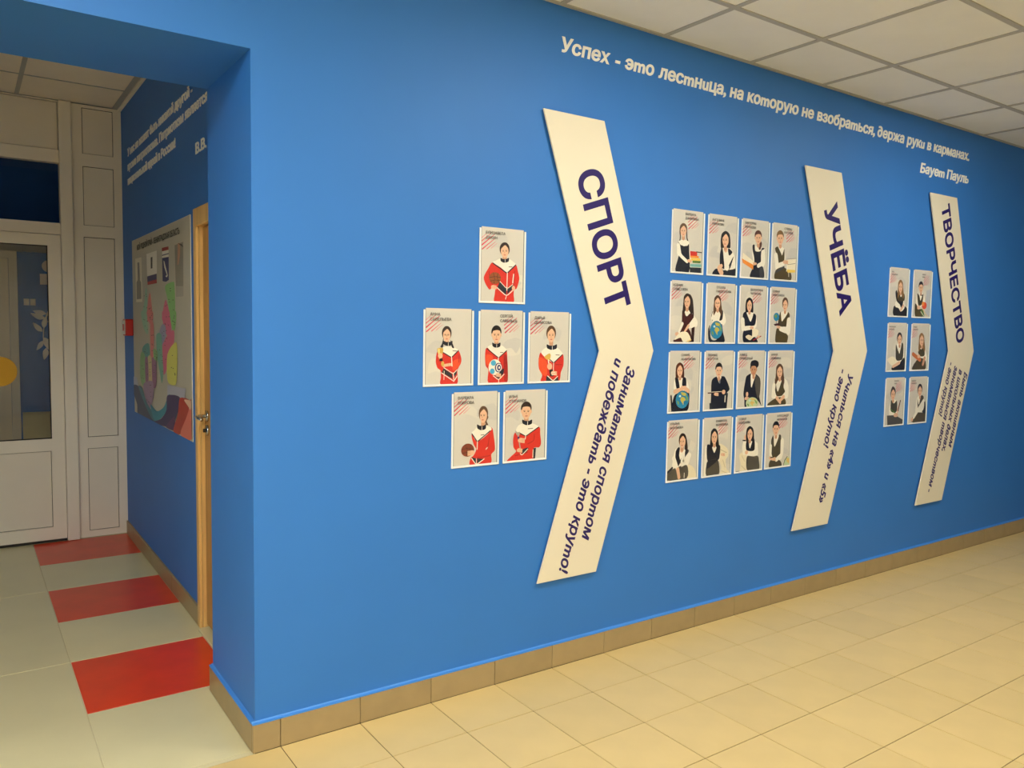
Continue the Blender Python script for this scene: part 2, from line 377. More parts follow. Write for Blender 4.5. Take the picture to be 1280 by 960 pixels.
PORTRAITS = {
 'E': (0.896, 1.589, 'l', ('ЕЛИЗАВЕТА','ДЯКУН'), (29.5,287.4), [
  
  ('p','red',[(66.8,163.6),(43.5,137.8),(23.5,104.5),(29.4,79.8),(51.4,53.8),(68.4,70.7),(79.4,65.7),(76.4,34.9),(78.2,4.8),(166.9,5.1),(169.4,38.3),(171.3,58.6),(183.8,63.9),(196.7,102.1),(189.2,134.9),(176,161),(135.4,132)]), 
  ('l','red2',[(48,127.3),(50.7,95.1),(68.4,72.5)],3.5,3.5), ('l','red2',[(173.4,134),(170.9,100.9),(167.8,75)],3.2,3.2), ('l','red2',[(132.9,29.6),(132.4,7.7)],2.8,2.8), 
  ('p','white',[(65.5,163.5),(81.9,172.4),(103.6,181.7),(143.4,181.6),(161.4,173.6),(177.4,161),(155.3,142.2),(135.5,126.5),(104.3,144.8)]), ('l','navy',[(66.9,160),(133.4,124.6)],4.7,4.7), 
  ('l','navy',[(136.5,124.8),(177.4,159.2)],4.8,4.8), ('l','grey',[(144,150),(159.6,150.9)],3.6,3.6), ('l','white',[(136.5,124.8),(135.1,55.3)],4.4,4.4), 
  ('q','navy2',[(100.9,89.5),(133.2,61.8),(132.8,35.1),(89,65.1)]), ('q','navy2',[(137.6,62),(163.2,80.3),(166.7,63.9),(138.1,39)]), 
  ('l','white',[(87.3,63.5),(133.8,30.4),(169,58.5)],3.6,3.6), ('l','white',[(98.6,90.9),(135.4,59.7),(164.1,79.3)],2.8,2.8), ('l','white',[(167.8,120.9),(164,85.9)],4.9,4.9), 
  ('l','white',[(132.9,29.6),(129.5,18.5)],3.2,3.2), ('e','skin',68.5,65.3,11.3,8), ('l','skin',[(68.4,70),(82.6,69.8)],4.3,4.3), ('l','skin',[(68.5,66.4),(82.6,66.1)],4.3,4.3), 
  ('l','skin',[(68.5,62.8),(82.7,62.3)],4.3,4.3), ('l','skin',[(68.6,59.3),(82.8,58.5)],4.3,4.3), ('l','skin2',[(71.8,68.2),(82,67.9)],1,1), ('l','skin2',[(71.9,64.7),(82.1,64.2)],1,1), 
  ('l','skin2',[(72,61.1),(82.2,60.4)],1,1), ('e','skin',168,64.7,8.1,9.5), ('e','ball',76.6,101,28.7,23.8), ('l','ball2',[(49.4,102.1),(76.5,107.7),(104,104.8)],1.8,1.8), 
  ('l','ball2',[(53.9,88.1),(76.7,93.9),(101.3,91.5)],1.8,1.8), ('l','ball2',[(67.6,122.5),(75.2,101),(71.2,78.2)],1.8,1.8), ('l','ball2',[(90.6,121.3),(86.6,106.3),(94.2,84)],1.8,1.8), 
  ('l','skin2',[(121.8,198.5),(122.2,179.3)],19,21), ('e','hair1',121.4,219.7,24.7,27.6), ('e','skin',121.6,211.5,19,24.8), ('e','skin',121.7,202.8,13.7,17.9), 
  ('l','brow',[(117.3,215.2),(109.8,214.2)],1.4,1.4), ('e','dark',114,211.2,2.8,1.5), ('l','brow',[(125.7,215.7),(133.3,215.8)],1.4,1.4), ('e','dark',129.2,212.3,2.9,1.5), 
  ('l','skin2',[(121.6,211.5),(121.1,203)],1.7,3.1), ('e','lip',121.8,196.6,5.7,1.9), 
  ('p','hair1',[(98.5,211.1),(99.2,230.8),(112.1,245.2),(129.8,246.5),(143.3,233.9),(144.8,214.2),(138.6,223.7),(123.3,235.9),(104.9,221.3)]), 
  ('p','navy',[(101.8,183.5),(114,180.2),(130.3,181.2),(142.4,186),(141.7,172),(128.5,166.5),(116.3,165.8),(103.1,170.8)]), ('l','white',[(124.2,177.9),(124,166.3)],2.2,2.2), ]),
 'A': (0.648, 1.259, 'l', ('АННА','САВЕЛЬЕВА'), (28,286.5), [
  ('p','red',[(78.2,149),(60.4,131.6),(55.6,96.7),(63,72.2),(77.1,61.4),(78.7,33.3),(79.7,7.6),(151.8,5.7),(153.2,60.1),(168.6,88.4),(170.4,109.8),(155.5,141.1),(124.9,124.2)]), 
  ('p','red3',[(131.4,95.9),(164.2,106.2),(160.4,77.8),(133.9,60.5)]), ('l','red2',[(159.9,120.5),(160.2,92.1)],3.1,3.1), 
  ('p','white',[(64.3,138.5),(82.2,150.7),(102.3,156),(130.7,153.2),(156.3,141.1),(141.3,125.9),(123.9,113.7),(102.6,124.4)]), ('l','navy',[(88.4,131.5),(123.9,113)],4.1,4.1), 
  ('l','navy',[(127.1,112.9),(156.3,139)],4.2,4.2), ('l','grey',[(131.7,138.3),(148.1,137.6)],3.4,3.4), ('l','white',[(125.9,113.6),(128.4,78.3)],3.8,3.8), 
  ('q','navy2',[(91.1,70),(130,46.4),(131.4,28.6),(82.4,54.3)]), ('q','navy2',[(135.3,48),(151.5,61.9),(149.3,47.8),(136.3,32)]), ('l','white',[(81.3,52.6),(138.5,17.8)],3.4,3.4), 
  ('l','white',[(91.9,72.4),(134.1,48),(151.5,63.7)],3,3), ('l','white',[(135.3,48),(138.1,18.5),(151.8,38.8)],3.4,3.4), ('l','white',[(93.3,59.4),(92.4,26)],2.6,2.6), 
  ('l','skin',[(89,80.6),(121.3,84.7)],11.3,11.3), ('p','gold',[(62.2,147.3),(87,149),(85.6,128),(78.6,114),(81.9,107),(68.6,107.1),(71.4,114.1),(64.4,128.1)]), 
  ('p','gold2',[(64.2,145.5),(72.2,145.5),(71.3,124.5),(67.3,124.6)]), ('q','dark',[(72.6,110.5),(84.6,110.4),(86.8,98.1),(71.5,98.3)]), ('e','skin',75.3,119.3,10.4,10.5), 
  ('e','gold',86.1,87.6,7.2,10.5), ('e','skin',117.3,84.8,7.3,5.4), ('l','skin',[(117.2,88),(108.1,87.6)],2.9,2.9), ('l','skin',[(117.3,85.5),(108.1,85)],2.9,2.9), 
  ('l','skin',[(117.3,83.1),(108.2,82.5)],2.9,2.9), ('l','skin',[(117.3,80.7),(108.2,79.9)],2.9,2.9), ('l','skin2',[(115.1,86.7),(108.5,86.3)],0.7,0.7), 
  ('l','skin2',[(115.1,84.3),(108.5,83.7)],0.7,0.7), ('l','skin2',[(115.1,81.9),(108.5,81.2)],0.7,0.7), ('p','navy',[(89,189.2),(82,166.5),(74.9,154.2),(87,152.5)]), 
  ('p','navy',[(120.2,180.6),(131.4,163.1),(136.9,148.9),(126.6,152.5)]), ('l','skin2',[(103.1,186.5),(103.3,167.4)],17.2,19), ('e','hair1',102.9,207.5,21.7,27.5), 
  ('e','skin',103,199.4,16.7,24.7), ('e','skin',103.1,190.8,12,17.8), ('l','brow',[(99.3,203.3),(92.6,202.8)],1.3,1.3), ('e','dark',96.3,199.6,2.5,1.5), 
  ('l','brow',[(106.6,203.4),(113.3,203)],1.3,1.3), ('e','dark',109.6,199.7,2.5,1.5), ('l','skin2',[(103,199.4),(102.6,191)],1.6,2.8), ('e','lip',103.1,184.6,5,1.9), 
  ('l','dark',[(90.5,199.8),(101.3,199.4),(104.6,199.4),(115.5,200)],1.3,1.3), 
  ('p','hair1',[(82.7,200.4),(83.4,219.9),(94.8,233.5),(110.3,233.7),(122.2,220.4),(123.4,200.7),(118,210.5),(104.6,223.5),(88.3,210.2)]), 
  ('p','navy',[(87.9,177.1),(100,173),(116.2,173.1),(128.4,177.3),(127.5,162.9),(114.4,158.1),(102.2,158.1),(89.1,164)]), ('l','white',[(110.2,170),(109.9,158.1)],2.3,2.3), ]),
 'S': (0.897, 1.259, 'r', ('СЕРГЕЙ','САВЕЛЬЕВ'), (103.2,285.6), [
  ('p','red',[(42.4,150.6),(33.3,124.4),(36.5,78.8),(50.2,59.3),(51,8.2),(127.5,5.5),(145.4,16.5),(142.2,95.3),(138.9,136.3),(124.9,145.2),(97.6,120.5)]), 
  ('p','red2',[(125.3,123.9),(141.1,109.5),(146.3,16.5),(129.5,13.3),(124.1,74.1)]), ('p','red3',[(38.7,120.9),(70.2,117.1),(66.4,92.5),(41.5,78.8)]), 
  ('p','white',[(44.5,152.3),(65.2,162.9),(86.3,159.4),(116.1,158.7),(137.1,139.9),(116.8,123.9),(99.1,109.9),(70,129.5)]), ('l','navy',[(42.5,146),(97.8,109.2)],3.8,3.8), 
  ('l','navy',[(100,109.2),(138,138.1)],3.9,3.9), ('l','grey',[(107.2,131.1),(120.1,131)],3.1,3.1), ('l','white',[(98.2,109.9),(96.8,95.7)],3.5,3.5), 
  ('q','navy2',[(126.4,66.9),(124.6,45.6),(99.4,21.2),(77.8,39.4)]), ('l','white',[(73.7,35.9),(100.7,18.3),(126.8,42)],3.5,3.5), ('l','white',[(100.7,21.1),(100.9,6.9)],3.1,3.1), 
  ('e','white',81.5,71.1,31.3,32.5), ('e','cyan',74,88.2,12.7,11.3), ('e','cyan',68.7,54.7,11.8,11.3), ('e','navy3',99,69.1,17.9,19.5), ('e','white',100.7,69.1,14.1,16), 
  ('e','navy3',101.5,69.1,9.4,12.1), ('e','white',102.4,69.1,3.8,5), ('e','skin',96.1,39,11.1,7.8), ('l','skin',[(96,43.6),(109.9,42.6)],4.2,4.2), 
  ('l','skin',[(96.1,40.1),(109.9,38.9)],4.2,4.2), ('l','skin',[(96.1,36.6),(110,35.2)],4.2,4.2), ('l','skin',[(96.2,33.1),(110.1,31.5)],4.2,4.2), 
  ('l','skin2',[(99.4,41.7),(109.4,40.8)],1,1), ('l','skin2',[(99.4,38.2),(109.4,37.1)],1,1), ('l','skin2',[(99.5,34.7),(109.5,33.4)],1,1), 
  ('l','skin2',[(86.7,185.7),(87.1,163.7)],19.1,21.1), ('e','hair0',86.2,214.9,24.6,26.5), ('e','skin',64.6,201.8,3.3,6.4), ('e','skin',108.5,202.1,3.3,6.5), 
  ('e','skin',86.5,201.3,20.9,28.5), ('e','skin',86.6,191.3,15,20.5), ('l','brow',[(81.8,205.8),(73.5,205.2)],1.6,1.6), ('e','dark',78.1,201.5,3.1,1.7), 
  ('l','brow',[(91,205.9),(99.4,205.4)],1.6,1.6), ('e','dark',94.8,201.6,3.1,1.7), ('l','skin2',[(86.5,201.3),(86,191.6)],1.9,3.4), ('e','lip',86.8,184.2,6.3,2.1), 
  ('p','hair0',[(63.4,208.2),(64.2,224.3),(77,239),(94.6,239.3),(108.1,224.9),(109.5,208.6),(104.3,218.3),(90.5,222),(75.2,219.9),(67.6,216.3)]), 
  ('p','navy',[(66.7,171.2),(78.4,166.8),(94,166.8),(105.7,171.3),(105,156),(92.3,150.9),(80.7,150.9),(68,157.3)]), ('l','white',[(88.2,163.6),(88.1,150.9)],2.1,2.1), ]),
 'D': (1.143, 1.259, 'l', ('ДАРЬЯ','ДЕНИСОВА'), (30.2,282.3), [
  ('p','red',[(69.8,131.2),(56.1,96),(59.6,60.7),(76.5,33.8),(72.7,4.5),(164.7,4.3),(177.3,44.4),(191.2,76.7),(185.4,123.6),(135.2,95.3)]), 
  ('p','red3',[(58.4,110.1),(99.5,92.1),(100.9,31.6),(74.1,39.2),(59.2,74.8)]), ('l','red2',[(149.2,77.2),(181.1,76.8)],3.2,3.2), 
  ('p','white',[(69,129.5),(89.3,148.8),(111.4,152.4),(149.6,152.3),(185.4,123.6),(157.7,102.2),(135.5,86.3),(94.7,106.3)]), ('l','navy',[(112.6,102.6),(135.5,85.2)],4.4,4.4), 
  ('l','navy',[(137.7,85.2),(182.3,119.3)],4.4,4.4), ('l','grey',[(148.2,119.5),(167.3,118.3)],3.6,3.6), ('l','white',[(136.4,85.2),(136.3,52.3)],3.6,3.6), 
  ('q','navy2',[(98.8,28.1),(114.4,29.5),(135.2,5.8),(98,6)]), ('q','navy2',[(138.3,7.5),(161.8,26.7),(165.5,5.7)]), ('l','white',[(106.3,29.7),(135.1,7.6),(159.6,26.8)],4,4), 
  ('p','gold',[(85.8,109.9),(112.1,125.7),(120.3,116.8),(115,95.5),(108.3,95.5)]), ('l','white',[(108.3,97.3),(111,77.7)],5.6,5.6), ('e','skin',115.6,70.5,13.4,14.3), 
  ('q','dark',[(113.7,56.3),(133.9,57.7),(136.9,27.2),(118.9,27.6)]), ('e','skin',136.6,41.6,13.5,9.1), ('l','skin',[(136.4,47),(153.4,45.8)],5.1,5.1), 
  ('l','skin',[(136.5,42.9),(153.5,41.5)],5.1,5.1), ('l','skin',[(136.6,38.8),(153.6,37.2)],5.1,5.1), ('l','skin',[(136.7,34.7),(153.7,32.9)],5.1,5.1), 
  ('l','skin2',[(140.5,44.7),(152.8,43.6)],1.2,1.2), ('l','skin2',[(140.6,40.6),(152.9,39.3)],1.2,1.2), ('l','skin2',[(140.7,36.6),(153,35)],1.2,1.2), 
  ('l','white',[(125.3,41.8),(145.5,45)],2.8,2.8), ('l','white',[(127.8,32.8),(147.9,37.8)],2.8,2.8), ('l','skin2',[(120.9,187.8),(121.4,165.6)],19.7,21.8), ('e','hair2',120.3,212.3,26,32), 
  ('e','skin',120.5,202.8,20,28.7), ('e','skin',120.7,192.8,14.4,20.7), ('l','brow',[(116,207.4),(108,206.7)],1.6,1.6), ('e','dark',112.5,203.1,3,1.7), 
  ('l','brow',[(124.8,207.5),(132.8,207)],1.6,1.6), ('e','dark',128.5,203.2,3,1.7), ('l','skin2',[(120.5,202.8),(120.1,193.1)],1.8,3.2), ('e','lip',120.9,185.6,6,2.2), 
  ('p','hair2',[(96.2,203.9),(96.8,226.7),(110.3,242.5),(128.8,242.7),(143.2,227.3),(145,204.3),(138.4,215.7),(122.1,230.9),(102.8,215.4)]), 
  ('p','navy',[(97.8,164.4),(113.9,159.5),(135.5,159.5),(151.6,164.5),(150.7,147.3),(133.2,141.7),(117.1,141.7),(99.5,148.8)]), ('l','white',[(127.5,155.9),(127.3,141.7)],2.9,2.9), ]),
 'V': (0.777, 0.930, 'l', ('ВАРВАРА','БОБРОВА'), (27.6,286.1), [
  ('p','hair2',[(160.5,209.3),(173.4,198),(165.2,180.5),(173.1,165.7),(161.2,166.4),(156.6,188.1)]), 
  ('p','red',[(94.8,134.7),(103.7,91.6),(116.5,69.3),(104.4,45.3),(91.3,35.6),(90.5,5.5),(185.9,6.3),(189.6,42.2),(207.7,62.6),(200.3,120.9),(189,154),(149.2,124.2)]), 
  ('l','red2',[(179,115.1),(173.2,79.5),(167.1,65.6)],3.5,3.5), ('l','red2',[(121.3,33.2),(184.5,39)],3.1,3.1), 
  ('p','white',[(94.8,134.7),(107.1,148.2),(123.5,161.4),(165.5,162.6),(190.4,147.5),(161.9,121.6),(120.2,101.1)]), ('l','navy',[(95.7,132.9),(120.2,100.4)],4.6,4.6), 
  ('l','navy',[(122.3,100.3),(182.9,140)],4.6,4.6), ('l','grey',[(138.7,125.6),(153.4,126.8)],3.5,3.5), ('l','white',[(121.5,100.3),(120.7,69)],3.9,3.9), 
  ('q','navy2',[(96.2,38.8),(117.1,31.8),(117.5,6.7),(96.3,35.2)]), ('q','navy2',[(121.3,31.5),(152.8,27.8),(121.7,6.4)]), ('l','white',[(95.5,33.5),(117.5,5.7),(155,26.9)],3.5,3.5), 
  ('l','white',[(117.1,30.7),(118.3,8.5)],2.7,2.7), ('l','white',[(162.8,65.9),(170.4,72.5)],3.1,3.1), ('e','ball3',76,68.8,30.8,26.6), 
  ('l','ball2',[(46.8,73.6),(75.9,76.2),(105.4,69.2)],2,2), ('l','ball2',[(51.6,57.4),(76.1,60.8),(102.5,54.8)],2,2), ('l','ball2',[(66.4,93.8),(74.4,68.9),(70.2,44)],2,2), 
  ('l','ball2',[(91.1,89.4),(86.7,73.3),(94.8,47.4)],2,2), ('e','skin',95.1,56.7,14.1,10.3), ('l','skin',[(95,62.7),(77.5,63.1)],5.5,5.5), ('l','skin',[(95.1,58.1),(77.6,58.3)],5.5,5.5), 
  ('l','skin',[(95.2,53.5),(77.6,53.4)],5.5,5.5), ('l','skin',[(95.2,48.9),(77.7,48.6)],5.5,5.5), ('l','skin2',[(90.9,60.6),(78.2,60.6)],1.3,1.3), 
  ('l','skin2',[(90.9,56),(78.3,55.8)],1.3,1.3), ('l','skin2',[(91,51.4),(78.4,51)],1.3,1.3), ('l','skin2',[(149,189.3),(147.4,168)],17.7,19.5), ('e','hair2',148.7,212.8,22.6,30.7), 
  ('e','skin',148.8,203.7,17.4,27.6), ('e','skin',147.2,194.1,12.5,19.9), ('l','brow',[(141.1,208.5),(134.2,208.3)],1.5,1.5), ('e','dark',138.1,204.5,2.6,1.7), 
  ('l','brow',[(148.7,208.1),(155.7,207.2)],1.5,1.5), ('e','dark',151.9,203.8,2.6,1.7), ('l','skin2',[(145,203.9),(142.9,194.6)],1.6,2.9), ('e','lip',145.2,187.3,5.2,2.1), 
  ('p','hair2',[(127.7,206),(128.3,227.8),(140.1,242.3),(156.3,241.6),(168.7,226),(170.1,203.9),(164.4,215.2),(150.4,230.6),(133.5,216.7)]), 
  ('p','navy',[(119.2,170.2),(131.8,164.5),(148.6,163.5),(161.2,167.8),(160.4,150.7),(146.8,145.8),(134.2,146.5),(120.5,154.5)]), ('l','white',[(142.3,160.3),(142.1,146.1)],2.3,2.3), ]),
 'I': (1.023, 0.930, 'l', ('ИЛЬЯ','СТЕПАНОВ'), (27.1,283.1), [
  ('q','navy2',[(155.9,53.1),(171.2,53.7),(167,5),(150.3,6.4)]), 
  ('p','red',[(63.8,126.5),(51.6,99.2),(54.4,64),(67.5,45.5),(42.4,26.4),(21.8,6.3),(94,2.8),(154.7,5),(158,52.9),(186.7,54.4),(197.4,71.6),(192,111.4),(184.7,142.2),(117.6,112.5)]), 
  ('l','red2',[(161.1,113.3),(159.5,84.9),(127.1,72.9)],3.6,3.6), ('l','red2',[(63.6,28.2),(127.8,37.4)],3.1,3.1), 
  ('p','white',[(65.8,133.3),(76,153.8),(101.5,161.1),(142.6,160.6),(182.4,144.2),(152,128.1),(115.5,107.4),(87.3,119.7)]), ('l','navy',[(85.2,121.6),(113.4,107.5)],4.3,4.3), 
  ('l','navy',[(117.7,107.2),(182.5,141.3)],4.3,4.3), ('l','grey',[(127.9,137.4),(151.8,138.1)],3.5,3.5), ('l','white',[(115.1,107.4),(113.6,95.1)],3.9,3.9), 
  ('p','navy2',[(99.5,50.1),(123.1,57.3),(131.8,53.1),(114.9,34.8),(97.7,34.4)]), ('l','white',[(89.1,35),(97.8,27.3),(127.5,51.6)],3.5,3.5), 
  ('l','white',[(156,45.9),(154.5,13.9)],3.6,3.6), ('p','silver',[(61.5,133.6),(72.3,125.9),(85.1,126.9),(81.1,111.3),(68.2,115.7)]), ('l','silver',[(75.5,115.2),(88.6,58)],5.4,5.4), 
  ('q','navy3',[(72.7,106.6),(82.5,107),(86.2,89.9),(76.8,89.8)]), ('e','skin',90.1,91.4,14.6,10.2), ('l','skin',[(89.9,97.4),(108.2,95.2)],5.6,5.6), 
  ('l','skin',[(90,92.8),(108.3,90.4)],5.6,5.6), ('l','skin',[(90.1,88.3),(108.4,85.6)],5.6,5.6), ('l','skin',[(90.2,83.7),(108.5,80.8)],5.6,5.6), 
  ('l','skin2',[(94.4,94.7),(107.6,92.9)],1.3,1.3), ('l','skin2',[(94.5,90.1),(107.7,88)],1.3,1.3), ('l','skin2',[(94.5,85.6),(107.8,83.2)],1.3,1.3), ('e','skin',82.3,49.7,12,8.4), 
  ('l','skin',[(82.2,54.6),(97.3,52.7)],4.6,4.6), ('l','skin',[(82.3,50.8),(97.4,48.7)],4.6,4.6), ('l','skin',[(82.4,47.1),(97.4,44.8)],4.6,4.6), 
  ('l','skin',[(82.5,43.3),(97.5,40.8)],4.6,4.6), ('l','skin2',[(85.9,52.4),(96.7,50.8)],1.1,1.1), ('l','skin2',[(86,48.6),(96.8,46.8)],1.1,1.1), 
  ('l','skin2',[(86,44.8),(96.9,42.8)],1.1,1.1), ('l','skin2',[(116.7,194.2),(117.2,170.7)],21.5,23.8), ('e','hair1',116.1,225.3,28,28.3), ('e','skin',91.4,212.6,3.7,6.9), 
  ('e','skin',141.5,210.3,3.8,6.9), ('e','skin',116.4,210.8,23.8,30.4), ('e','skin',116.6,200.1,17.1,21.9), ('l','brow',[(111.1,215.9),(101.6,215.7)],1.7,1.7), 
  ('e','dark',106.9,211.5,3.6,1.8), ('l','brow',[(121.5,215.4),(131.1,214.4)],1.7,1.7), ('e','dark',125.9,210.6,3.6,1.8), ('l','skin2',[(116.4,210.8),(115.9,200.5)],2.1,3.9), 
  ('e','lip',116.8,192.5,7.1,2.3), ('p','hair1',[(90.1,219.6),(90.9,236.7),(105.6,251.6),(125.6,250.8),(141,234.6),(142.6,217.2),(136.6,227.8),(120.9,232.7),(103.5,231.4),(94.8,227.9)]), 
  ('p','navy',[(96.4,177.9),(111.5,172.2),(131.6,171.1),(146.6,175.3),(145.7,158.3),(129.4,153.6),(114.4,154.4),(98,162.4)]), ('l','white',[(124.1,168),(123.9,153.9)],2.7,2.7), ]),
 'S00': (1.967, 1.764, 'r', ('ВАРВАРА','ДАНИЛОВА'), (90.6,290.2), [
  ('l','hair1',[(57.1,202.3),(61.2,169.3),(54.5,139.2),(63.6,114)],7.1,7.1), ('l','hair1',[(102.4,206),(105.5,172.8),(119.9,140.3)],7.1,7.1), 
  ('p','shirt',[(48.7,149.9),(75,159.3),(101.8,159.4),(121,151.6),(128.5,107.2),(130.2,69.8),(51.8,79.8),(40.7,116.1)]), 
  ('p','navy',[(46.1,149.7),(68,134.7),(108.3,133.8),(121.4,144.1),(124.7,107),(127.4,9.6),(36.3,8.5),(47.1,64.7),(61.3,106.4),(54.8,131.9)]), 
  ('p','shirt',[(67,158.7),(104.5,159.6),(106.8,143.1),(89.6,130.6),(73.3,136.9)]), ('l','shirt',[(49.5,131.5),(62.1,87.9),(111.6,59.3)],22.1,15.9), ('e','skin',125,63.9,13,7.6), 
  ('l','skin',[(124.8,68.4),(141.1,68.7)],4.5,4.5), ('l','skin',[(124.9,65),(141.3,65.1)],4.5,4.5), ('l','skin',[(125.1,61.6),(141.4,61.5)],4.5,4.5), 
  ('l','skin',[(125.3,58.2),(141.6,57.9)],4.5,4.5), ('l','skin2',[(128.8,66.8),(140.5,66.8)],1.1,1.1), ('l','skin2',[(128.9,63.4),(140.7,63.2)],1.1,1.1), 
  ('l','skin2',[(129.1,60),(140.9,59.6)],1.1,1.1), ('q','red',[(131,111.1),(180.3,110.7),(180.2,89.9),(133.1,88.8)]), ('q','orange',[(132,88.7),(192.3,90.7),(191.7,81.2),(133.5,79.4)]), 
  ('q','yellow',[(138,77.8),(203.9,80.1),(203.3,68.7),(138.5,65.8)]), ('q','green',[(149.4,66.5),(207.3,67.8),(206.1,56.3),(149.9,55.3)]), 
  ('q','cyan2',[(133.8,49.4),(210.8,52),(211.5,36.9),(134.4,35.6)]), ('q','navy2',[(131.8,34.3),(211.6,36.1),(211.7,9.5),(132.9,9.2)]), ('l','white',[(134.5,34.4),(211.5,36.5)],2.3,2.3), 
  ('l','dark',[(174.9,109.6),(210.9,108.2)],4.5,4.5), ('l','skin2',[(80.6,188.3),(81.5,168.2)],18.6,20.5), ('e','hair2',79.7,210.4,26.3,28.9), ('e','skin',80,201.9,20.2,26), 
  ('e','skin',80.4,192.8,14.5,18.7), ('l','brow',[(75.4,205.6),(67.4,204.5)],1.6,1.6), ('e','dark',72,201.5,3,1.6), ('l','brow',[(84.3,206.4),(92.4,206.5)],1.6,1.6), 
  ('e','dark',88.1,202.8,3,1.6), ('l','skin2',[(80,201.9),(79.8,193)],1.7,3), ('e','lip',80.7,186.3,6.1,2), 
  ('p','hair2',[(55.4,201),(55.7,221.7),(69.1,237),(87.8,238.7),(102.6,225.7),(104.7,205.1),(97.9,214.9),(81.3,227.4),(62,211.9)]), ]),
 'S01': (2.217, 1.764, 'l', ('АНГЕЛИНА','ГАВРИЛИН'), (28.4,281.4), [
  ('p','navy',[(47.7,5.2),(69.1,37.2),(115.7,30),(209.4,44.9),(213.8,19.6),(202.4,7.9)]), 
  ('p','shirt',[(110,142.2),(162.4,147.8),(199.8,113.2),(215.1,51.2),(168.2,36.8),(126.6,46.2),(101.4,83.5)]), 
  ('p','navy',[(104.1,143.7),(94.4,106.3),(98.1,56.2),(129.8,40.5),(120.7,104.1),(113.1,138.5)]), ('p','navy',[(156.7,143.5),(187.2,126),(164.6,107),(154.7,125.8)]), 
  ('p','navy',[(150.6,35.8),(177.8,80.4),(197.3,105.1),(173.7,44.9)]), ('l','shirt',[(150,47.5),(138.8,93.6),(140.1,124.8)],33.5,21.5), ('e','skin',136.4,140.1,14,19.4), 
  ('l','skin',[(108.7,52.9),(86,43.9),(110.5,18.1)],18.9,28.4), 
  ('p','hair0',[(130.1,227.2),(159.1,215.3),(169,182),(169.5,146.2),(153.3,145),(115.7,142.4),(99.7,141.3),(96.6,176.6),(102.9,210.8)]), 
  ('l','skin2',[(133.3,165.1),(131.9,140.7)],20.7,22.9), ('e','skin',132.5,181.4,23,31.3), ('e','skin',130.7,170.3,16.6,22.5), ('l','brow',[(122.1,185.6),(113,184.3)],1.9,1.9), 
  ('e','dark',118.2,180.6,3.4,1.9), ('l','brow',[(132.2,186.4),(141.5,186.5)],1.9,1.9), ('e','dark',136.6,182,3.5,1.9), ('l','skin2',[(127.4,181),(125,170.2)],1.9,3.4), 
  ('e','lip',128.4,162.3,6.9,2.3), ('p','hair0',[(104.4,180.7),(104.5,205.6),(119.6,223.8),(141,225.6),(158,209.8),(160.7,185),(152.7,196.9),(133.6,212.2),(111.7,193.7)]), ]),
 'S02': (2.466, 1.764, 'l', ('ВИКТОРИЯ','БАРАНОВА'), (26.3,287.5), [
  ('p','shirt',[(90.7,164.4),(113.9,166.1),(155.1,165.2),(188.2,156.2),(197.8,96),(184.6,66.7),(143.3,62.5),(106.8,86.8),(94.4,119.8)]), 
  ('p','navy',[(93.2,172.1),(107.5,175),(116.3,143.7),(156.2,146.4),(167.1,162.3),(187.9,161.9),(162.7,135.5),(162.4,90.1),(136.8,73.5),(181.7,64.7),(188.2,6),(79.3,6.4),(107.6,71.8),(108.6,105.7),(92.7,149.6)]), 
  ('p','shirt',[(112.5,169.7),(155.3,161.5),(150.4,144.2),(118.1,143.9)]), ('q','grey2',[(154.1,59.3),(180.1,62.7),(188.2,6),(157.2,7.2)]), 
  ('l','shirt',[(177.3,140.3),(184.5,87.6),(142.9,70)],28.4,21.7), ('q','paper',[(17.9,129.7),(103.6,90.3),(104.9,67.9),(13.9,99.7)]), 
  ('q','orange',[(11.1,99.6),(104.7,71.6),(103.2,47.1),(20.8,77.9)]), ('e','skin',117.7,79.1,12.8,7), ('l','skin',[(117.5,83.3),(101.5,81.7)],4.3,4.3), 
  ('l','skin',[(117.7,80.1),(101.7,78.4)],4.3,4.3), ('l','skin',[(117.8,77),(101.9,75.1)],4.3,4.3), ('l','skin',[(118,73.9),(102.1,71.8)],4.3,4.3), 
  ('l','skin2',[(113.7,81.4),(102.2,80.1)],1,1), ('l','skin2',[(113.9,78.3),(102.4,76.8)],1,1), ('l','skin2',[(114.1,75.1),(102.6,73.5)],1,1), 
  ('p','hair3',[(153.1,199),(165.7,184.9),(155.7,154),(140.8,156.7),(144.9,187.1)]), ('l','skin2',[(135.7,194.8),(137,172.4)],19.6,21.6), ('e','hair3',134,224.4,28.8,27), 
  ('e','skin',109.1,209.3,3.8,6.6), ('e','skin',160.5,213.2,3.9,6.6), ('e','skin',134.8,210.6,24.4,29), ('e','skin',135.3,200.5,17.6,20.9), 
  ('l','brow',[(129.1,214.8),(119.4,213.5)],1.8,1.8), ('e','dark',125,210.1,3.7,1.7), ('l','brow',[(139.9,215.7),(149.7,215.8)],1.8,1.8), ('e','dark',144.5,211.6,3.7,1.7), 
  ('l','skin2',[(134.8,210.6),(134.6,200.7)],2,3.5), ('e','lip',135.8,193.2,7.3,2.2), 
  ('p','hair3',[(107.4,215.7),(107.8,232.2),(122.3,248.2),(142.8,249.9),(159.2,236.4),(161.4,220),(154.9,229.4),(138.7,232.1),(120.8,228.7),(112.1,224.3)]), ]),
 'S03': (2.709, 1.764, 'r', ('СТЕПАН','ВИСЛЯЕВ'), (101.8,283), [
  ('p','shirt',[(41,170.5),(74.5,176.7),(105.8,171.1),(121.4,121.7),(92.8,81.1),(48.1,55.4),(37.1,85.6),(37.3,131.8)]), 
  ('p','olive',[(32,167.9),(55.8,179.2),(82,154),(92.5,135.4),(108.9,171.4),(113.9,121.2),(103.7,105.1),(54.9,94.4),(47.7,132.5)]), 
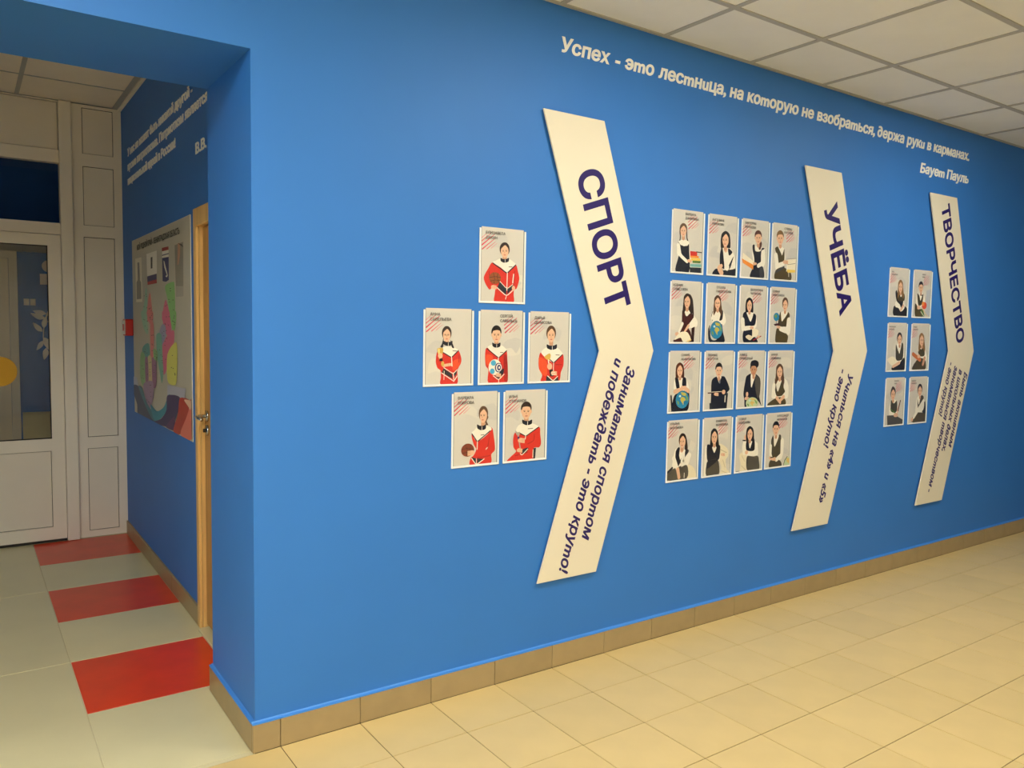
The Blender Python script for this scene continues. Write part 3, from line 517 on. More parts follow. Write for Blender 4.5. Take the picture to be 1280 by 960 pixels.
  ('p','shirt',[(58.9,179.4),(99.2,176.5),(106,167.3),(92.3,139.2),(75.8,155.5)]), ('p','olive2',[(45.1,55.3),(105.7,74.1),(173.5,46.6),(169.8,5.1),(42,5.7)]), 
  ('l','grey2',[(48.7,45.8),(111.9,74.5)],11.6,11.6), ('l','shirt',[(40.3,132),(55.9,79),(104.5,93.5)],30,22.2), ('q','paper',[(134.1,118.6),(212.9,127.4),(210.7,91.9),(136.1,87.5)]), 
  ('q','paper',[(136.1,87.5),(210.5,95.8),(210.6,64.3),(134.6,62.1)]), ('q','yellow',[(137.6,64.2),(210.6,64.3),(208.3,50.4),(145,47)]), ('l','grey',[(142.3,89.5),(208.3,99.6)],2.5,2.5), 
  ('l','grey',[(134.2,117.8),(212.9,126.7)],2.5,2.5), ('e','skin',119.5,102.1,18.7,9.9), ('l','skin',[(119.2,108),(142.7,108.5)],6.2,6.2), ('l','skin',[(119.4,103.5),(143,103.8)],6.2,6.2), 
  ('l','skin',[(119.7,99.1),(143.3,99.1)],6.2,6.2), ('l','skin',[(120,94.7),(143.6,94.5)],6.2,6.2), ('l','skin2',[(124.9,106),(141.9,106.1)],1.5,1.5), 
  ('l','skin2',[(125.2,101.6),(142.2,101.4)],1.5,1.5), ('l','skin2',[(125.5,97.1),(142.5,96.7)],1.5,1.5), ('q','white',[(138.4,52.5),(142.6,84),(136.1,87.5),(132.1,52.2)]), 
  ('l','white',[(154.4,47.5),(155.8,26)],4,4), ('l','skin2',[(72.7,205.4),(74.2,181.4)],20.3,22.4), ('e','hair4',70.7,237.1,30.2,28.9), ('e','skin',44.6,221,4,7), 
  ('e','skin',98.7,225.1,4.1,7.1), ('e','skin',71.6,222.3,25.7,31), ('e','skin',72.3,211.5,18.5,22.3), ('l','brow',[(65.7,226.8),(55.5,225.4)],2,2), ('e','dark',61.3,221.8,3.8,1.9), 
  ('l','brow',[(76.9,227.7),(87.3,227.9)],2,2), ('e','dark',81.9,223.4,3.9,1.9), ('l','skin2',[(71.6,222.3),(71.5,211.7)],2,3.6), ('e','lip',72.8,203.7,7.7,2.3), 
  ('p','hair4',[(42.9,227.9),(43.1,245.5),(58.3,262.6),(79.8,264.4),(97.1,249.8),(99.6,232.3),(92.7,242.4),(75.6,245.3),(56.9,241.7),(47.7,237.1)]), ]),
 'S10': (1.970, 1.428, 'l', ('КСЕНИЯ','ПОМЕТЛЕВА'), (18.9,286.8), [
  ('p','hair1',[(131.5,238.9),(155.5,218.5),(165.7,165.4),(167.8,97.7),(142.7,104.4),(134.9,164.6)]), 
  ('p','shirt',[(87,156.3),(104.2,167.3),(134.9,164.6),(164.2,140.4),(194.1,112.5),(190.2,83.7),(144,75.9),(92.1,96.4)]), 
  ('p','maroon',[(86.8,159.8),(103.8,153.2),(118.4,132.3),(140.8,147),(165.8,140.5),(164.3,104.8),(128.3,82.8),(150.1,54.6),(154.8,8.2),(101.1,8),(73.5,60.9),(84.5,96.3),(85.5,131.6)]), 
  ('p','shirt',[(101.6,167.3),(134.9,164.6),(134.5,150.4),(115.8,134),(106.1,146.2)]), ('l','maroon2',[(115.9,132.3),(111.7,89.7)],3.4,3.4), 
  ('q','maroon2',[(154.3,76.1),(177.2,83.5),(172.9,8.2),(154.8,8.2)]), ('p','maroon',[(30.7,9.5),(79.4,39.7),(152.1,11.7),(152.3,7.5)]), 
  ('l','shirt',[(173.1,115.6),(143.4,90.2)],25.8,18.9), ('l','skin',[(133.2,88.2),(106.5,57.7)],14.5,11.1), ('l','shirt',[(89.6,96.4),(68.6,57.3)],16.9,12.7), ('e','skin',54,46.6,13,9.9), 
  ('p','paper',[(37.8,18.3),(73.8,53.8),(124.4,56.1),(151.7,18.9),(101.1,8),(79.9,29.1)]), ('l','yellow2',[(126.5,9.9),(151.7,18.9)],6.8,6.8), 
  ('p','hair1',[(95.5,227),(92.7,198.7),(101.6,167.3),(110.8,188.7)]), 
  ('p','hair1',[(117.6,242.9),(141.6,230.2),(148.3,197.8),(156.7,158.8),(150.5,139),(133,161.4),(109.5,160.8),(94.1,141),(88.6,160.3),(91.7,196),(94.9,228.5)]), 
  ('l','skin2',[(120.1,187.1),(118.7,165)],18.5,20.5), ('e','skin',119.4,202.1,20.1,28.6), ('e','skin',117.8,192,14.5,20.6), ('l','brow',[(110.4,206.4),(102.4,205.5)],1.7,1.7), 
  ('e','dark',106.9,202,3,1.7), ('l','brow',[(119.2,206.6),(127.3,206.3)],1.7,1.7), ('e','dark',123,202.5,3,1.7), ('l','skin2',[(115,201.9),(112.8,192.1)],1.7,3), 
  ('e','lip',115.7,184.8,6,2.1), ('p','hair1',[(94.9,202.6),(95,225.3),(108.3,241.3),(127,242),(141.8,226.9),(144,204.2),(137.1,215.4),(120.5,230.1),(101.3,214.1)]), ]),
 'S11': (2.220, 1.428, 'r', ('СТЕЛЛА','ГАБДУЛЛОВА'), (73.5,287.8), [
  ('l','navy',[(32.3,88.7),(41.4,12.3)],6.2,6.2), ('p','shirt',[(52.7,165.4),(73.7,176.9),(106.4,174.1),(134.5,160.1),(153.3,116.3),(132.4,93.8),(61.3,100),(40.9,132.4)]), 
  ('p','navy',[(106.4,174.1),(128.8,163.7),(125.4,123.2),(103.8,117.2),(110.6,144.9)]), ('l','navy',[(52.8,161.8),(43.4,136.1),(52.5,114.5)],3.5,3.5), 
  ('p','navy',[(24.5,84.9),(48.9,23.3),(92.1,25.3),(121,101),(134.3,57),(145.1,7.9),(36.2,8.6)]), ('l','shirt',[(54.5,129.1),(66.5,158.5),(69.2,180.4)],22.1,17.7), 
  ('e','skin',68.6,191.3,11.9,11.6), ('e','gl_d',84.4,69.3,45.8,45.3), ('e','gl_b',84.4,69.3,44.5,43.9), 
  ('p','gl_y',[(79.3,82.4),(97.3,80.5),(106.9,67.4),(93.8,60.6),(92.4,43),(80.7,56.1),(71.1,69.1)]), ('p','gl_y',[(73.7,106.4),(105.1,102.6),(110.2,89.5),(83.3,91.2)]), 
  ('p','gl_g',[(103.2,96),(122,78.6),(118.4,60.9),(108.6,78.4)]), ('p','gl_g',[(49.2,64.5),(62.9,55.9),(61.4,42.7),(52.1,51.4)]), ('e','gl_l',68,86.6,8,5.7), 
  ('p','hair2',[(83.9,242.2),(107.4,229.6),(114.1,197.6),(122.5,159.1),(116.6,139.6),(99.4,161.8),(76.6,161.2),(61.7,141.6),(56.2,160.7),(59,195.9),(61.9,228)]), 
  ('l','skin2',[(86.7,187.2),(87.8,165.3)],17.7,19.6), ('e','skin',85.9,201.9,19.6,28.2), ('e','skin',86.4,192,14.1,20.3), ('l','brow',[(81.4,206.3),(73.6,205.5)],1.7,1.7), 
  ('e','dark',78.1,201.9,2.9,1.7), ('l','brow',[(90,206.5),(97.9,206.2)],1.7,1.7), ('e','dark',93.8,202.4,2.9,1.7), ('l','skin2',[(85.9,201.9),(85.8,192.3)],1.6,2.9), 
  ('e','lip',86.8,185,5.9,2.1), ('l','dark',[(71.3,202),(84,201.8),(87.9,202),(100.6,202.9)],1.7,1.7), 
  ('p','hair2',[(62.1,202.4),(62.1,224.8),(74.9,240.6),(93.1,241.3),(107.6,226.4),(109.8,203.9),(103.1,215),(86.8,229.5),(68.3,213.8)]), ]),
 'S12': (2.469, 1.428, 'r', ('ВАЛЕНТИНА','ЧУГУНОВА'), (85.5,286.2), [
  ('p','shirt',[(41,151.6),(68.3,166.9),(108.4,164.2),(138.1,146.3),(144,94.2),(113.6,71.4),(34.5,64.9),(22.1,107.1)]), 
  ('p','navy',[(32.6,151.4),(60,164.9),(94,115.7),(114.5,157),(138.1,146.3),(132.1,101.5),(106.6,93.6),(44.2,92.7)]), 
  ('p','shirt',[(59.9,166.7),(109.7,160.6),(112.3,145.8),(95.1,115),(75.7,137.6)]), ('p','navy',[(42.8,66.9),(107.7,75),(126.8,41.7),(152.2,23.1),(152,6.2),(47.8,7)]), 
  ('l','shirt',[(31.4,121.9),(39.4,77.9),(92.9,84.1)],29.9,21.8), ('e','skin',102.6,84.3,12.6,6.9), ('l','skin',[(102.4,88.4),(118.2,87.9)],4.3,4.3), 
  ('l','skin',[(102.5,85.3),(118.3,84.7)],4.3,4.3), ('l','skin',[(102.7,82.1),(118.5,81.4)],4.3,4.3), ('l','skin',[(102.9,79),(118.7,78.1)],4.3,4.3), 
  ('l','skin2',[(106.2,86.8),(117.6,86.3)],1,1), ('l','skin2',[(106.4,83.7),(117.8,83)],1,1), ('l','skin2',[(106.6,80.6),(118,79.7)],1,1), 
  ('p','paper',[(113.2,78.8),(159.8,71.9),(155.5,45.6),(121.5,34.2),(93.7,19.1),(58.7,35.6),(80.8,45),(109.8,37.8)]), ('p','paper2',[(58.7,35.6),(80.7,46.9),(112.7,37.8),(96.5,19.1)]), 
  ('l','red2',[(122.3,20),(182.1,40.2)],5.6,5.6), ('e','skin',161.8,38.2,10.5,6), 
  ('p','hair0',[(78.5,239.6),(103.1,227.5),(111.7,196.8),(112.4,164.1),(98.7,163.8),(66.9,163),(53.3,162.7),(50.4,195),(55.5,225.9)]), ('l','skin2',[(81.6,182.9),(82.9,160.8)],17.4,19.2), 
  ('e','skin',80.8,197.8,19.5,28.5), ('e','skin',81.4,187.8,14.1,20.6), ('l','brow',[(76.3,202.2),(68.5,201.4)],1.8,1.8), ('e','dark',73,197.9,2.9,1.7), 
  ('l','brow',[(84.8,202.5),(92.7,202.2)],1.8,1.8), ('e','dark',88.6,198.3,2.9,1.7), ('l','skin2',[(80.8,197.8),(80.8,188.1)],1.6,2.8), ('e','lip',81.8,180.7,5.9,2.1), 
  ('p','hair0',[(57,198.4),(56.8,221.1),(69.5,237),(87.7,237.7),(102.2,222.5),(104.6,199.8),(97.8,211),(81.5,225.8),(63.1,209.9)]), ]),
 'S13': (2.712, 1.428, 'l', ('СОФИЯ','НИКОЛАЕВА'), (22,285.4), [
  ('p','shirt',[(95.9,162.3),(125.8,174.5),(163.7,160),(187.5,129.5),(182.7,59.5),(152.5,45.7),(108,66.5),(81.7,96.9)]), 
  ('p','olive',[(95.2,173.7),(79.8,127.5),(80.8,93),(124.7,93.7),(161.5,98.1),(176.5,154.5),(153.7,171.3),(110.8,120.4)]), 
  ('p','shirt',[(110.5,174.1),(153.5,175.2),(151.4,159.7),(110.7,122.3),(104,150.9)]), ('p','olive2',[(67.5,81.4),(107.3,78),(164.7,47.7),(163.6,16.7),(151.9,5),(64.3,6.7)]), 
  ('l','shirt',[(168.8,129.1),(160.4,67.1),(101,81.8)],30.4,25.5), ('l','globe2',[(61.9,123.3),(63.1,104.2)],3.8,3.8), ('q','maroon',[(41.9,105.8),(86.9,112.3),(90.6,100.8),(51.5,96.4)]), 
  ('e','skin',79.1,91.1,13.3,7.2), ('l','skin',[(78.8,95.3),(95.6,94.9)],4.5,4.5), ('l','skin',[(79,92.1),(95.8,91.5)],4.5,4.5), ('l','skin',[(79.2,88.9),(96,88.1)],4.5,4.5), 
  ('l','skin',[(79.4,85.7),(96.2,84.7)],4.5,4.5), ('l','skin2',[(82.9,93.7),(95,93.2)],1.1,1.1), ('l','skin2',[(83.1,90.5),(95.2,89.8)],1.1,1.1), 
  ('l','skin2',[(83.3,87.3),(95.4,86.4)],1.1,1.1), ('e','gl_b',61.8,144.3,24.1,22.1), ('e','gl_g',57.4,148,10.8,9.1), ('l','skin2',[(133.8,193.3),(132.9,170.8)],17.5,19.4), 
  ('e','hair2',132.2,218,26.1,32.3), ('e','skin',132.8,208.5,20.1,29), ('e','skin',131.5,198.3,14.5,20.9), ('l','brow',[(123.7,212.9),(115.8,212)],1.8,1.8), ('e','dark',120.4,208.4,3,1.7), 
  ('l','brow',[(132.5,213.1),(140.6,212.8)],1.8,1.8), ('e','dark',136.4,208.9,3,1.7), ('l','skin2',[(128.4,208.3),(126.4,198.4)],1.6,2.9), ('e','lip',129.5,190.9,6,2.2), 
  ('p','hair2',[(108.3,209.1),(108,232.1),(121,248.4),(139.6,249),(154.7,233.6),(157.3,210.5),(150.3,221.9),(133.4,236.9),(114.6,220.8)]), ]),
 'S20': (1.973, 1.091, 'r', ('СОФИЯ','АБАКУМОВА'), (84.3,288.1), [
  ('p','navy',[(19.5,82.3),(29.1,85.4),(37.1,12.1),(29.8,10.7)]), ('p','shirt',[(47.6,168),(71.8,177.9),(101.6,175.5),(127.2,162.7),(146.7,120),(124.5,110.1),(64.8,112),(39.9,119.7)]), 
  ('p','navy',[(47.6,169.7),(67,174.5),(81.6,121.9),(62.1,117.3)]), ('p','navy',[(102.7,173.7),(124.5,166.2),(124.9,124.1),(98.6,130.2)]), 
  ('p','navy',[(44,81.4),(75.3,97.7),(139.9,102.6),(151.3,74),(139,9.2),(34.7,10.5)]), ('l','skin',[(50.3,105.5),(74.6,111.7),(118.8,124.3)],23.1,16.5), 
  ('l','skin',[(142.3,106),(124.2,117.1),(98.9,124.9)],21.1,16.9), ('e','gl_d',102.5,64.6,47.3,44.1), ('e','gl_b',102.5,64.6,45.9,42.8), 
  ('p','gl_y',[(97.4,77.6),(115.8,74.8),(125.6,61.5),(112.1,55.6),(110.5,38.6),(98.5,51.9),(88.8,65.1)]), ('p','gl_y',[(91.7,101.2),(124.1,95.9),(129.3,82.9),(101.6,86)]), 
  ('p','gl_g',[(122.1,89.5),(141.4,71.7),(137.5,54.6),(127.5,72.2)]), ('p','gl_g',[(66.1,61.7),(80.2,52.6),(78.4,39.9),(69,48.8)]), ('e','gl_l',85.7,82.3,8.2,5.6), 
  ('p','hair3',[(77.7,246.5),(101.2,233.4),(109.1,202.8),(109.4,170.6),(96.2,170.9),(65.7,171.6),(52.8,171.9),(50.3,203.8),(55.5,234)]), ('l','skin2',[(80.1,190.5),(81.1,168.7)],17.3,19.2), 
  ('e','skin',79.5,205.2,18.7,28.2), ('e','skin',79.9,195.4,13.5,20.3), ('l','brow',[(75.2,209.8),(67.7,209.4)],1.7,1.7), ('e','dark',72,205.6,2.8,1.7), 
  ('l','brow',[(83.4,209.7),(90.9,209)],1.7,1.7), ('e','dark',87,205.4,2.8,1.7), ('l','skin2',[(79.5,205.2),(79.3,195.7)],1.6,2.8), ('e','lip',80.2,188.3,5.6,2.1), 
  ('p','hair3',[(56.7,206.9),(56.8,229.2),(69.1,244.4),(86.5,244.2),(100.3,228.6),(102.4,206.1),(95.9,217.5),(80.5,232.7),(62.7,218)]), ]),
 'S21': (2.223, 1.091, 'l', ('ЛЕОНИД','КОСТРОВ'), (22.3,287.2), [
  ('p','navy',[(99.3,173.8),(60.3,154.8),(58.2,90),(67.5,8.2),(172.6,7.2),(174.2,82.4),(195.9,107.4),(158.9,167),(131.5,173.1)]), 
  ('p','shirt',[(96.6,173.8),(128.8,173.1),(126.8,160.5),(116,138.9),(102.6,161)]), ('p','tie',[(110.6,160.8),(124.1,160.5),(123.6,138.7),(116.1,137.1)]), 
  ('l','navy',[(150.9,163.5),(186.6,107.7),(157.6,86.6)],13.4,13.4), ('q','navy2',[(174,86.1),(185,85.7),(178.2,5.1),(167.2,5.6)]), 
  ('q','navy2',[(47.5,39.8),(65.9,40.9),(67.6,7.1),(50.1,7.9)]), ('l','maroon',[(35.5,90.7),(135.7,91)],5.7,5.7), ('l','paper',[(50.1,94.6),(135.5,95.4)],2.6,2.6), 
  ('e','skin',93.1,83.4,13.9,8), ('l','skin',[(92.9,88.1),(110.3,86.7)],4.8,4.8), ('l','skin',[(93,84.5),(110.5,83)],4.8,4.8), ('l','skin',[(93.2,80.9),(110.7,79.2)],4.8,4.8), 
  ('l','skin',[(93.4,77.3),(110.9,75.4)],4.8,4.8), ('l','skin2',[(97.1,86),(109.7,84.9)],1.1,1.1), ('l','skin2',[(97.3,82.5),(109.9,81.1)],1.1,1.1), 
  ('l','skin2',[(97.5,78.9),(110.1,77.3)],1.1,1.1), ('e','skin',150.8,92.4,13.1,11.7), ('l','white',[(163.8,71.8),(162.6,42.5)],6.3,6.3), 
  ('l','skin2',[(110.5,183.9),(111.7,160.7)],18.4,20.4), ('e','hair0',109,214.5,26.4,27.9), ('e','skin',86.1,201.3,3.5,6.8), ('e','skin',133.4,200.5,3.6,6.8), 
  ('e','skin',109.7,200.2,22.4,30), ('e','skin',110.2,189.7,16.2,21.6), ('l','brow',[(104.5,205.1),(95.6,204.7)],1.8,1.8), ('e','dark',100.7,200.7,3.4,1.8), 
  ('l','brow',[(114.4,205),(123.4,204.2)],1.8,1.8), ('e','dark',118.7,200.4,3.4,1.8), ('l','skin2',[(109.7,200.2),(109.6,190.1)],1.8,3.3), ('e','lip',110.6,182.2,6.7,2.3), 
  ('p','hair0',[(84.6,208.1),(85,225.1),(98.3,240.2),(117.1,239.9),(132.1,224.4),(134.2,207.3),(128.2,217.7),(113.3,222),(96.9,220.2),(88.9,216.5)]), ]),
 'S22': (2.472, 1.091, 'l', ('АХМЕД','ПРАВЕДНЫЙ'), (14.3,287.5), [
  ('p','navy',[(112,182.5),(77.4,167.1),(61.6,110.5),(56.3,78.6),(65.1,46.2),(72.7,6.6),(117.7,33.4),(167,42.3),(208.4,4.3),(205.2,11.7),(185.5,59.8),(188.9,146.6),(156.5,176.2)]), 
  ('p','greyj',[(148.4,172.8),(187.7,148.5),(191.4,103.1),(185.5,59.8),(169.1,54.9),(145.9,118.9)]), ('p','shirt',[(110.6,178.9),(148.2,176.4),(133.6,140.8),(116.2,108.9)]), 
  ('l','navy',[(86,159.8),(72.6,106.6),(69.2,71.1)],29.1,24.7), ('e','skin',85.3,74.1,9.8,12.9), ('e','skin',81.1,52.8,15.3,8.5), ('l','skin',[(80.8,57.8),(100,56.3)],5.2,5.2), 
  ('l','skin',[(81,54),(100.2,52.3)],5.2,5.2), ('l','skin',[(81.2,50.2),(100.4,48.2)],5.2,5.2), ('l','skin',[(81.4,46.3),(100.6,44.2)],5.2,5.2), 
  ('l','skin2',[(85.5,55.6),(99.3,54.3)],1.2,1.2), ('l','skin2',[(85.7,51.8),(99.5,50.3)],1.2,1.2), ('l','skin2',[(85.9,48),(99.8,46.2)],1.2,1.2), ('e','gl_d',126.3,27.7,50.1,30.5), 
  ('e','gl_w',126.3,27.7,48.6,29.6), ('p','gl_w2',[(120.9,36.7),(140.5,34.5),(150.8,25.2),(136.4,21.4),(134.6,9.6),(121.9,19),(111.7,28.3)]), 
  ('p','gl_w2',[(115.2,53.2),(149.4,49),(154.8,39.9),(125.4,42.5)]), ('p','gl_g',[(147.2,44.6),(167.5,32),(163.3,20.2),(152.8,32.5)]), 
  ('p','gl_g',[(87.8,26.3),(102.6,19.8),(100.6,11),(90.7,17.4)]), ('e','gl_l',108.6,40.2,8.7,3.8), ('e','hair0',136.8,230.4,34.2,22.2), ('e','hair0',122.5,239.5,16.5,10.7), 
  ('e','hair0',153,237.4,15.5,10.8), ('l','skin2',[(131.1,185.6),(132.4,163.1)],18.6,20.6), ('e','hair0',129.4,215.3,27.2,27), ('e','skin3',106,202.5,3.6,6.6), 
  ('e','skin3',154.5,201.7,3.7,6.6), ('e','skin3',130.2,201.4,23,29), ('e','skin3',130.8,191.3,16.6,20.9), ('l','brow',[(124.9,206.2),(115.7,205.7)],1.8,1.8), 
  ('e','dark',121,201.9,3.4,1.7), ('l','brow',[(135,206),(144.3,205.3)],1.8,1.8), ('e','dark',139.4,201.6,3.5,1.7), ('l','skin2',[(130.2,201.4),(130.1,191.6)],1.9,3.3), 
  ('e','lip',131.2,184,6.9,2.2), ('p','hair0',[(104.4,209.1),(104.7,225.5),(118.3,240.1),(137.7,239.9),(153.2,224.9),(155.3,208.3),(149.1,218.3),(133.8,222.5),(117,220.7),(108.7,217.3)]), ]),
 'S23': (2.715, 1.091, 'l', ('АРИНА','ЛОЖКИНА'), (25.3,286.3), [
  ('p','shirt',[(70.7,154.7),(105.9,150.2),(153,149.1),(185.1,111),(183.5,43.7),(124.1,45.9),(48.3,48.6),(55.8,114.6)]), 
  ('p','olive',[(67.8,154.7),(92.5,84),(129.1,153.4),(146.6,156.7),(144,104.7),(157.2,82),(146.8,59.9),(88.3,56.4),(69.4,99.5)]), 
  ('p','shirt',[(88.1,154.3),(128.6,160.8),(126.9,142.3),(95.6,80.2),(84.3,121.2)]), ('p','olive2',[(10.6,7.9),(54.7,37.3),(112.1,50),(160.1,37.1),(159.1,5.3)]), 
  ('l','shirt',[(160.3,126.6),(175.6,73.9),(141.6,48.9)],33,23.5), ('l','shirt',[(61.6,114.4),(53.6,55.8)],27.7,21.2), ('l','skin',[(88.9,47.1),(119.8,20)],20.5,15.8), 
  ('l','skin',[(147.4,50.6),(113.5,27.7)],20.7,16), 
  ('p','hair2',[(102.6,230.5),(130.5,215.3),(138.7,179.6),(149,136.6),(142.2,115.3),(121.7,140.8),(94.7,141.4),(77.3,120.6),(70.6,142),(73.6,180.8),(76.7,216)]), 
  ('l','skin2',[(106.4,169.6),(107.9,145.4)],20.3,22.5), ('e','skin',105.4,185.9,23.1,31.2), ('e','skin',106.1,174.9,16.7,22.5), ('l','brow',[(100,191),(90.8,190.5)],2,2), 
  ('e','dark',96.1,186.4,3.5,1.9), ('l','brow',[(110.2,190.8),(119.5,190)],2,2), ('e','dark',114.6,186,3.5,1.9), ('l','skin2',[(105.4,185.9),(105.4,175.3)],1.8,3.3), 
  ('e','lip',106.6,167.1,6.9,2.3), ('p','hair2',[(77.2,187.8),(77,212.5),(92,229.3),(113.5,229),(130.7,211.7),(133.7,186.8),(125.6,199.4),(106.2,216.3),(84.4,200)]), ]),
 'S30': (1.976, 0.754, 'l', ('УЛЬЯНА','АНТОНОВА'), (19.4,292.2), [
  ('p','hair1',[(123.6,226.8),(140.1,204),(148.4,156),(126.8,154),(127.8,190.3)]), ('p','cream',[(145.8,75.9),(193.5,60.8),(217.3,3.3),(148.9,6.1)]), 
  ('p','shirt',[(65.1,162.2),(106,159.2),(147.9,145.1),(169.8,121.5),(156.1,78.7),(130.7,66.3),(59.1,65.3),(43.3,81.1),(51.3,130.8)]), 
  ('p','navy',[(85.1,169.7),(65.6,151.3),(64.9,108.1),(84.2,74),(98.4,98.1),(89.5,127.8),(93.2,160.1)]), ('p','navy',[(137,156.9),(157.2,146.3),(133.9,109.8),(130,139.2)]), 
  ('p','navy',[(78.9,78),(108.7,97.3),(112.6,126),(98.1,105.4)]), ('p','greyj',[(11.1,12.1),(14.5,51.3),(54.1,65.8),(145.8,75.9),(146.2,8.2)]), ('l','navy',[(12.1,49.7),(43.8,70.3)],11,11), 
  ('l','shirt',[(159.3,122.4),(109.7,75.4),(119.7,140)],30.6,20.1), ('l','shirt',[(51.9,116.4),(79.5,63.5)],24,19.7), ('l','skin',[(82.2,59.6),(92.7,18.8)],21.6,19), 
  ('e','skin',107.2,155.5,12.3,14.5), ('l','white',[(129.4,37.2),(128.8,15.4)],4.4,4.4), ('l','skin2',[(111.3,178.6),(109.9,156.1)],18.9,20.9), ('e','hair1',110.2,203.7,26.5,32.7), 
  ('e','skin',110.6,194,20.4,29.4), ('e','skin',109.1,183.9,14.7,21.2), ('l','brow',[(101.5,199.3),(93.4,199.3)],1.7,1.7), ('e','dark',98,195.2,3,1.8), 
  ('l','brow',[(110.4,198.7),(118.6,197.6)],1.7,1.7), ('e','dark',114.3,194.1,3.1,1.8), ('l','skin2',[(106.2,194.3),(104,184.5)],1.7,3.1), ('e','lip',106.9,176.7,6.1,2.2), 
  ('p','hair1',[(85.8,197),(86,220.3),(99.4,235.3),(118.3,234.1),(133.3,217.2),(135.5,193.6),(128.6,205.8),(111.7,222.6),(92.4,208.2)]), ]),
 'S31': (2.226, 0.754, 'r', ('КАМИЛЛА','МОРОЗОВА'), (98.1,289.2), [
  ('p','cream',[(127.4,165.5),(190.3,138.3),(200.8,99.5),(182.1,78.1),(190.2,31.7),(213.9,10.5),(211.6,1.1),(141.2,1.9),(150.3,42.8),(125.7,90.3)]), 
  ('p','shirt',[(34.9,157.1),(67.2,162.3),(111.4,155.4),(134.5,134.9),(132,74.7),(38.5,82.4)]), ('l','shirt',[(35.1,153.4),(30.4,83.1),(28.5,8.7)],20.7,16.2), 
  ('p','navy',[(37.3,164.4),(70.1,158.3),(93.8,121),(111.2,159.1),(136.4,153.6),(134.9,104.6),(123.3,82.9),(46.7,81.7)]), 
  ('p','shirt',[(64.1,170),(105.3,167.1),(110.4,151.7),(94.4,121),(79.1,142.7)]), ('p','greyj',[(45.2,78.1),(121.5,85),(132.8,4.6),(39.4,8.4)]), 
  ('p','navy',[(45,81.9),(123.2,84.8),(45.7,44.4)]), ('l','cream2',[(140.1,134.5),(185.8,115.9)],4.6,4.6), ('l','cream2',[(159.6,80),(178.5,40.4)],3.7,3.7), 
  ('e','skin',155.3,108.7,13.5,7.8), ('l','skin',[(155.1,113.3),(172,111.2)],4.7,4.7), ('l','skin',[(155.3,109.8),(172.2,107.6)],4.7,4.7), 
  ('l','skin',[(155.5,106.3),(172.4,103.9)],4.7,4.7), ('l','skin',[(155.6,102.9),(172.6,100.3)],4.7,4.7), ('l','skin2',[(159.2,111.1),(171.4,109.5)],1.1,1.1), 
  ('l','skin2',[(159.4,107.7),(171.6,105.8)],1.1,1.1), ('l','skin2',[(159.6,104.2),(171.8,102.2)],1.1,1.1), ('e','cream',179.8,13.6,31.1,11.5), 
  ('l','cream2',[(151.3,23.8),(197.1,8.2)],2.8,2.8), 
  ('p','hair0',[(87.6,246.7),(112.6,229.8),(119.8,192.6),(128.9,147.7),(122.7,126),(104.3,153.2),(80.1,154.9),(64.3,134.1),(58.4,156.5),(61.3,196.5),(64.3,232.8)]), 
  ('l','skin2',[(90.7,183.5),(92,158.5)],19,21), ('e','skin',89.9,200.4,20.8,32.4), ('e','skin',90.4,189.1,15,23.3), ('l','brow',[(85.1,205.9),(76.8,205.8)],2,2), 
  ('e','dark',81.6,201.3,3.1,1.9), ('l','brow',[(94.2,205.3),(102.6,204.1)],2,2), ('e','dark',98.2,200.2,3.1,1.9), ('l','skin2',[(89.9,200.4),(89.8,189.5)],1.7,3.1), 
  ('e','lip',90.8,181,6.2,2.4), ('p','hair0',[(64.5,203.6),(64.5,229.1),(78,245.8),(97.3,244.7),(112.8,226.1),(115.3,200.2),(108.1,213.6),(90.7,231.9),(71.1,215.9)]), ]),
 'S32': (2.475, 0.754, 'l', ('СОФЬЯ','БАЖЕНОВА'), (23.7,289.9), [
  ('p','cream',[(37.2,90.9),(58.5,107.7),(95.6,93.7),(100.9,48.7),(111.7,6.8),(47.5,3.3),(50.8,45.5)]), ('l','cream2',[(59.5,89.1),(83.6,57.6)],3.2,3.2), 
  ('l','cream2',[(56.7,37.6),(91.7,12.3)],3.2,3.2), ('p','shirt',[(91.7,164.4),(116.5,173.9),(156.8,163.7),(181.1,139.6),(187.3,82.8),(110.2,85.1),(69.9,103.1),(59.9,133.4)]), 
  ('p','navy',[(111,170.6),(89.3,157.2),(94.4,116.1),(157,111.4),(156.6,167.5),(139.2,172.4),(122,125.2)]), 
  ('p','shirt',[(110.9,172.4),(139.2,172.4),(134.8,150.3),(120.4,123.4),(112.3,148.2)]), ('p','greyj',[(104.5,85.6),(184.6,79.3),(198.7,55.6),(200.5,4.5),(111.7,6.8),(95.7,41.7)]), 
  ('l','shirt',[(172.5,140.2),(172.6,87.7),(103.8,98.7)],24.2,23.3), ('l','shirt',[(75.5,102.7),(67.8,140.2),(77.4,169.1)],22.8,18.3), ('e','skin',85,183.4,13.5,16.3), 
  ('l','dark',[(63.4,170.1),(83.1,168)],7.3,7.3), ('e','skin',95,104.9,12.4,11.2), ('l','dark',[(16.8,8.6),(41.7,7.9)],5.4,5.4), ('l','navy',[(107.7,77.9),(106.6,48.2)],4.1,4.1), 
  ('p','hair0',[(115.4,242.9),(141.3,227.7),(150.3,194.6),(151.1,160.3),(136.7,161.2),(103.3,163.5),(89.1,164.5),(86,198.7),(91.3,230.7)]), 
  ('l','skin2',[(118.8,183),(117.7,159.8)],18.3,20.3), ('e','skin',117.9,198.7,20.5,30.2), ('e','skin',116.5,188.3,14.7,21.7), ('l','brow',[(108.6,204.1),(100.5,204)],1.9,1.9), 
